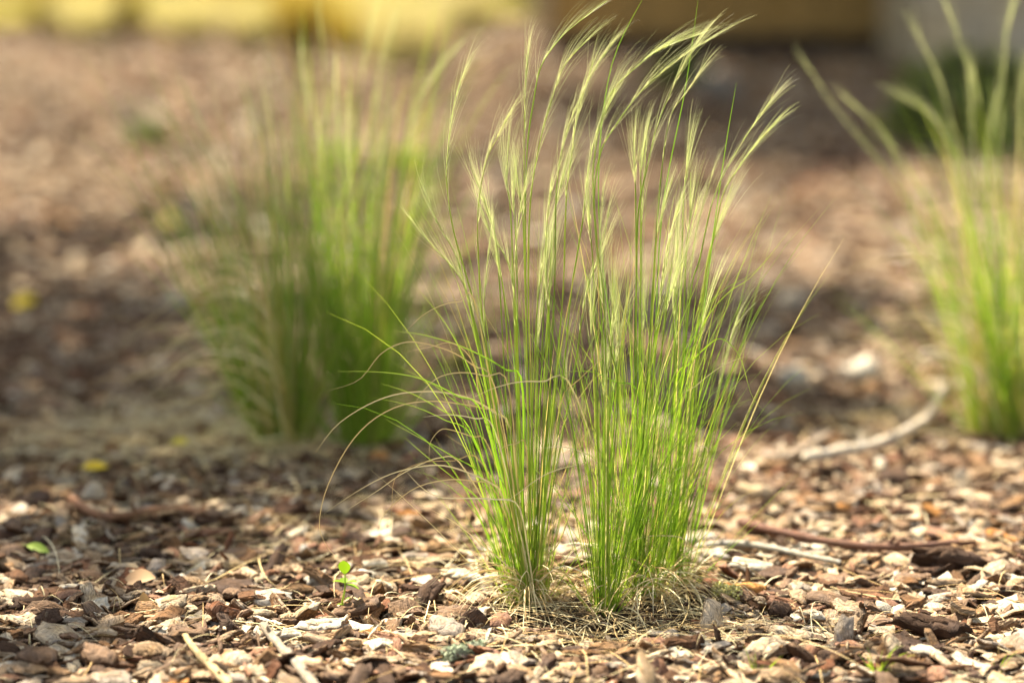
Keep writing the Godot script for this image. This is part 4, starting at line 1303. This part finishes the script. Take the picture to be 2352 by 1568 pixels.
# ------------------------------------------------------------------ mulch
func build_chips() -> void:
	# chips that can be told apart: [x, y, length, width, thickness, tone, yaw, tilt, tilt direction, label, shape]
	var heroes := [
		[735, 1472, 118, 0.42, 0.24, 0, 0.10, 0.22, 0.0, "bleached white bark chip with a dark underside behind the rough grey twig", 0],
		[1028, 1476, 100, 0.66, 0.30, 6, -0.35, 0.50, 0.2, "thick grey bark chip tilted up before the dark upright slab", 1],
		[985, 1400, 92, 0.72, 0.24, 4, 0.75, 0.85, 0.4, "dark grey-brown bark slab standing steeply beside the root mound", 2],
		[1062, 1352, 112, 0.36, 0.22, 0, -0.30, 0.20, 0.3, "white flaking bark strip behind the dark steep slab", 3],
		[1148, 1458, 66, 0.8, 0.28, 5, 0.3, 0.6, 0.1, "orange-brown bark chip leaning on the thatch of the root mound", 4],
		[392, 1418, 82, 0.72, 0.26, 1, 0.4, 0.45, 0.1, "broad pale orange bark chip beside the standing dry leaf", 5],
		[505, 1442, 100, 0.44, 0.24, 5, -0.5, 0.30, 0.1, "pinkish long bark chip between two cream chips", 6],
		[592, 1440, 84, 0.40, 0.26, 1, 0.05, 0.25, 0.0, "blocky cream wood chip above the bleached splinters", 7],
		[655, 1486, 80, 0.36, 0.20, 0, 0.1, 0.2, 0.0, "small bleached flake touching the head of the rough grey twig", 8],
		[2112, 1524, 130, 0.40, 0.17, 0, -0.62, 0.20, 0.6, "pale broken plank of sun-bleached wood", 7],
		[1940, 1494, 92, 0.62, 0.34, 6, 1.35, 1.05, 0.05, "upright dark grey bark chunk with a flaked face", 2],
		[2135, 1478, 165, 0.30, 0.26, 4, -0.45, 0.30, 0.2, "long rough corky bark slab above the pale broken plank", 0],
		[1905, 1412, 112, 0.50, 0.24, 3, -0.45, 0.40, 0.2, "dark brown curled bark slab behind the upright chunk", 4],
		[2180, 1322, 168, 0.26, 0.30, 4, -0.12, 0.25, 0.0, "long dark bark slab at the end of the red-brown stick", 3],
		[2172, 1368, 96, 0.28, 0.2, 2, 0.0, 0.35, 0.0, "narrow tan bark splinter under the long dark slab", 11],
		[1790, 1436, 62, 0.86, 0.66, 4, 0.3, 0.2, 0.3, "round dark corky nugget of bark", 10],
		[1852, 1446, 82, 0.5, 0.24, 0, 0.2, 0.35, 0.1, "bleached flake beside the round corky nugget", 8],
		[1632, 1304, 96, 0.28, 0.24, 0, -0.35, 0.25, 0.3, "curved white bark strip behind the grass foot", 3],
		[1738, 1168, 98, 0.50, 0.50, 1, -0.35, 0.25, 0.2, "tan squared wood block in the blurred sunny mulch", 7],
		[1926, 1190, 56, 0.42, 0.28, 7, 0.25, 0.2, 0.0, "small orange wood chip beyond the red-brown stick", 9],
		[1880, 1244, 66, 0.46, 0.28, 1, -0.1, 0.3, 0.0, "bright cream chip just behind the red-brown stick", 5],
		[112, 1458, 66, 0.9, 0.4, 4, 0.4, 1.0, 0.1, "dark triangular bark chunk standing up crossed by a bent straw", 2],
		[488, 1252, 108, 0.30, 0.18, 5, 0.15, 0.25, 0.1, "flat red bark strip on the shaded mulch", 6],
		[240, 1482, 98, 0.24, 0.22, 1, -0.1, 0.2, 0.0, "long cream splinter lying on dark chips", 3],
		[78, 1548, 110, 0.5, 0.4, 3, 0.1, 0.3, 0.0, "blunt brown bark block past the standing leaf", 10],
		[232, 1545, 110, 0.52, 0.42, 3, -0.5, 0.3, 0.2, "grey-topped thick bark block below the long cream splinter", 1],
		[1725, 1382, 84, 0.40, 0.32, 7, -0.15, 0.3, 0.0, "rust-orange bark chip beside the yellow lichen twig", 4],
		[868, 1075, 54, 0.6, 0.5, 7, 0.2, 0.2, 0.0, "orange bark nugget before the shaded clump", 10],
		[470, 716, 64, 0.7, 0.5, 7, 0.2, 0.3, 0.0, "orange chip beside the flat pale grey stone", 10],
		[940, 1206, 60, 0.3, 0.25, 7, 0.05, 0.2, 0.0, "small orange splinter in the blurred shaded mulch", 3],
		[2050, 1130, 90, 0.62, 0.4, 4, 0.2, 0.4, 0.2, "charcoal bark lump in the blurred sunny mulch", 10],
		[1720, 1330, 110, 0.5, 0.22, 0, -0.25, 0.3, 0.1, "broad bleached bark sheet in front of the silver-grey twig", 5],
		[1600, 1262, 90, 0.46, 0.22, 0, 0.25, 0.2, 0.0, "white bark flake at the back of the grass foot", 8],
		[860, 1322, 62, 0.5, 0.3, 0, 0.1, 0.3, 0.0, "pale round-ended flake behind the seedling", 8],
		[725, 1358, 62, 0.6, 0.3, 0, 0.6, 0.5, 0.2, "white crumpled bark flake between the seedling and the shaded chips", 5],
		[820, 1432, 130, 0.34, 0.22, 3, 0.35, 0.3, 0.4, "long olive-brown bark slab leaning beside the seedling", 0],
		[700, 1438, 100, 0.26, 0.2, 1, 0.75, 0.35, 0.4, "narrow cream splinter crossing the olive-brown slab", 3]]
	for q in heroes:
		hero(q[0], q[1], q[2], q[3], q[4], q[5], q[6], q[7], q[8], q[9], q[10], "bark_chip", 0.006)
	var left := 292 - heroes.size()
	var tries := 0
	while left > 0 and tries < 9000:
		tries += 1
		var py := 1600.0 - 420.0 * pow(rng.randf(), 1.35)
		var px := rnd(-20, 2372)
		var mound := Vector2((px - 1390) / 250.0, (py - 1425) / 75.0).length()
		if mound < 1.0: continue
		var p := ground(px, py)
		var L := lerpf(66, 150, pow(rng.randf(), 1.4)) * 2.17 / EYE.distance_to(p)
		var size := L * EYE.distance_to(p) / FOCAL
		var free := true
		for tk in taken:
			if Vector2(tk.x - p.x, tk.y - p.z).length() < (tk.z + size * 0.42) * 0.86:
				free = false
				break
		if not free: continue
		var u := rng.randf()
		var tone := 0
		if u < 0.11: tone = 0
		elif u < 0.31: tone = 1
		elif u < 0.52: tone = 2
		elif u < 0.72: tone = 3
		elif u < 0.80: tone = 4
		elif u < 0.86: tone = 5
		elif u < 0.985: tone = 6
		else: tone = 7
		var wide := pick([0.22, 0.34, 0.42, 0.5, 0.58, 0.68]) as float
		hero(px, py, L, wide, rnd(0.10, 0.26), tone, rng.randfn(0, 0.8), absf(rng.randfn(0, 0.38)), rnd(-0.8, 0.8))
		left -= 1
	# the rest of the mulch
	var lists: Array = []
	for k in chip_meshes.size(): lists.append([])
	scatter(lists, 1590, 1010, 26000, 0.006, 0.046, 0.026)
	scatter(lists, 1590, 1150, 22000, 0.003, 0.012, 0.014)
	scatter(lists, 1040, 560, 26000, 0.012, 0.050, 0.012)
	scatter(lists, 590, 230, 24000, 0.018, 0.085, 0.012)
	scatter(lists, 250, 48, 26000, 0.04, 0.13, 0.012)
	var bed := Node3D.new()
	bed.name = "bark_mulch"
	add_child(bed)
	tag(bed, "thick layer of brown and bleached bark chips covering the bed", "mulch", "", "stuff")
	for k in lists.size():
		var mm := MultiMesh.new()
		mm.transform_format = MultiMesh.TRANSFORM_3D
		mm.use_colors = true
		mm.mesh = chip_meshes[k]
		mm.instance_count = lists[k].size()
		for j in lists[k].size():
			mm.set_instance_transform(j, lists[k][j][0])
			mm.set_instance_color(j, lists[k][j][1])
		var mi := MultiMeshInstance3D.new()
		mi.name = "chips" if k == 0 else "chips_%03d" % k
		mi.multimesh = mm
		mi.set_meta("kind", "stuff")
		bed.add_child(mi)
	# loose straw over the mulch
	var s := Geo.new()
	lying_straw(s, ground(1330, 1500), 0.10, 0.030, 60, 0.04, 0.20, 0.0012, 0.006)
	lying_straw(s, ground(1600, 1480), 0.11, 0.05, 50, 0.03, 0.14, 0.0012, 0.006)
	lying_straw(s, ground(1060, 1400), 0.10, 0.05, 45, 0.03, 0.14, 0.0012, 0.006)
	lying_straw(s, ground(500, 1450), 0.22, 0.08, 60, 0.02, 0.10, 0.0012, 0.006)
	lying_straw(s, ground(600, 1150), 0.28, 0.14, 150, 0.05, 0.2, 0.0013, 0.006)
	lying_straw(s, ground(2000, 1300), 0.22, 0.20, 110, 0.03, 0.16, 0.0012, 0.006)
	lying_straw(s, ground(1000, 1240), 0.14, 0.10, 90, 0.06, 0.22, 0.0013, 0.006)
	lying_straw(s, ground(1330, 1490), 0.13, 0.04, 160, 0.008, 0.04, 0.0012, 0.004)
	lying_straw(s, ground(900, 1420), 0.3, 0.12, 160, 0.008, 0.04, 0.0011, 0.003)
	lying_straw(s, ground(1800, 1400), 0.3, 0.12, 120, 0.008, 0.04, 0.0011, 0.003)
	var so := put("dry_straw", s.mesh(M.straw))
	tag(so, "loose dead grass leaves strewn over the mulch", "straw", "", "stuff")

func scatter(lists: Array, y_near: float, y_far: float, count: int, smin: float, smax: float, layer: float) -> void:
	var za := ground(1176, y_near).z
	var zb := ground(1176, y_far).z
	var base := ground(1390, 1410)
	for k in count:
		var z := lerpf(za, zb, rng.randf())
		var half := 0.2126 * (EYE.z - z) * 1.12 + 0.05
		var x := rnd(-half, half)
		var m := Vector2((x - base.x) / 0.105, (z - base.z - 0.01) / 0.078).length()
		var L := lerpf(smin, smax, pow(rng.randf(), 1.6))
		if m < 1.0 and (rng.randf() < 0.88 or L > 0.012): continue
		var patch := bumps.get_noise_2d(x * 2.2 + 11.0, z * 2.2) * 0.5 + 0.5
		var u := rng.randf() * 0.86 + (1.0 - patch) * 0.14
		var tone := 0
		if u < 0.13: tone = 0
		elif u < 0.31: tone = 1
		elif u < 0.51: tone = 2
		elif u < 0.70: tone = 3
		elif u < 0.80: tone = 4
		elif u < 0.86: tone = 5
		elif u < 0.985: tone = 6
		else: tone = 7
		var col: Color = (TONES[tone][1] as Color) * rnd(0.78, 1.18)
		col.a = 1
		var tilt := absf(rng.randfn(0, 0.36))
		if rng.randf() < 0.09: tilt += rnd(0.3, 0.9)
		var b := chip_basis(rng.randfn(0, 1.0), tilt, rnd(0, TAU))
		if rng.randf() < 0.3: b = b * Basis(Vector3.RIGHT, PI)
		var p := Vector3(x, height(x, z) - 0.014 + rng.randf() * layer, z)
		var kk := rng.randi() % lists.size()
		lists[kk].append([Transform3D(b * Basis.from_scale(Vector3(L, L * rnd(0.7, 1.4), L * rnd(0.8, 1.3))), p), col])
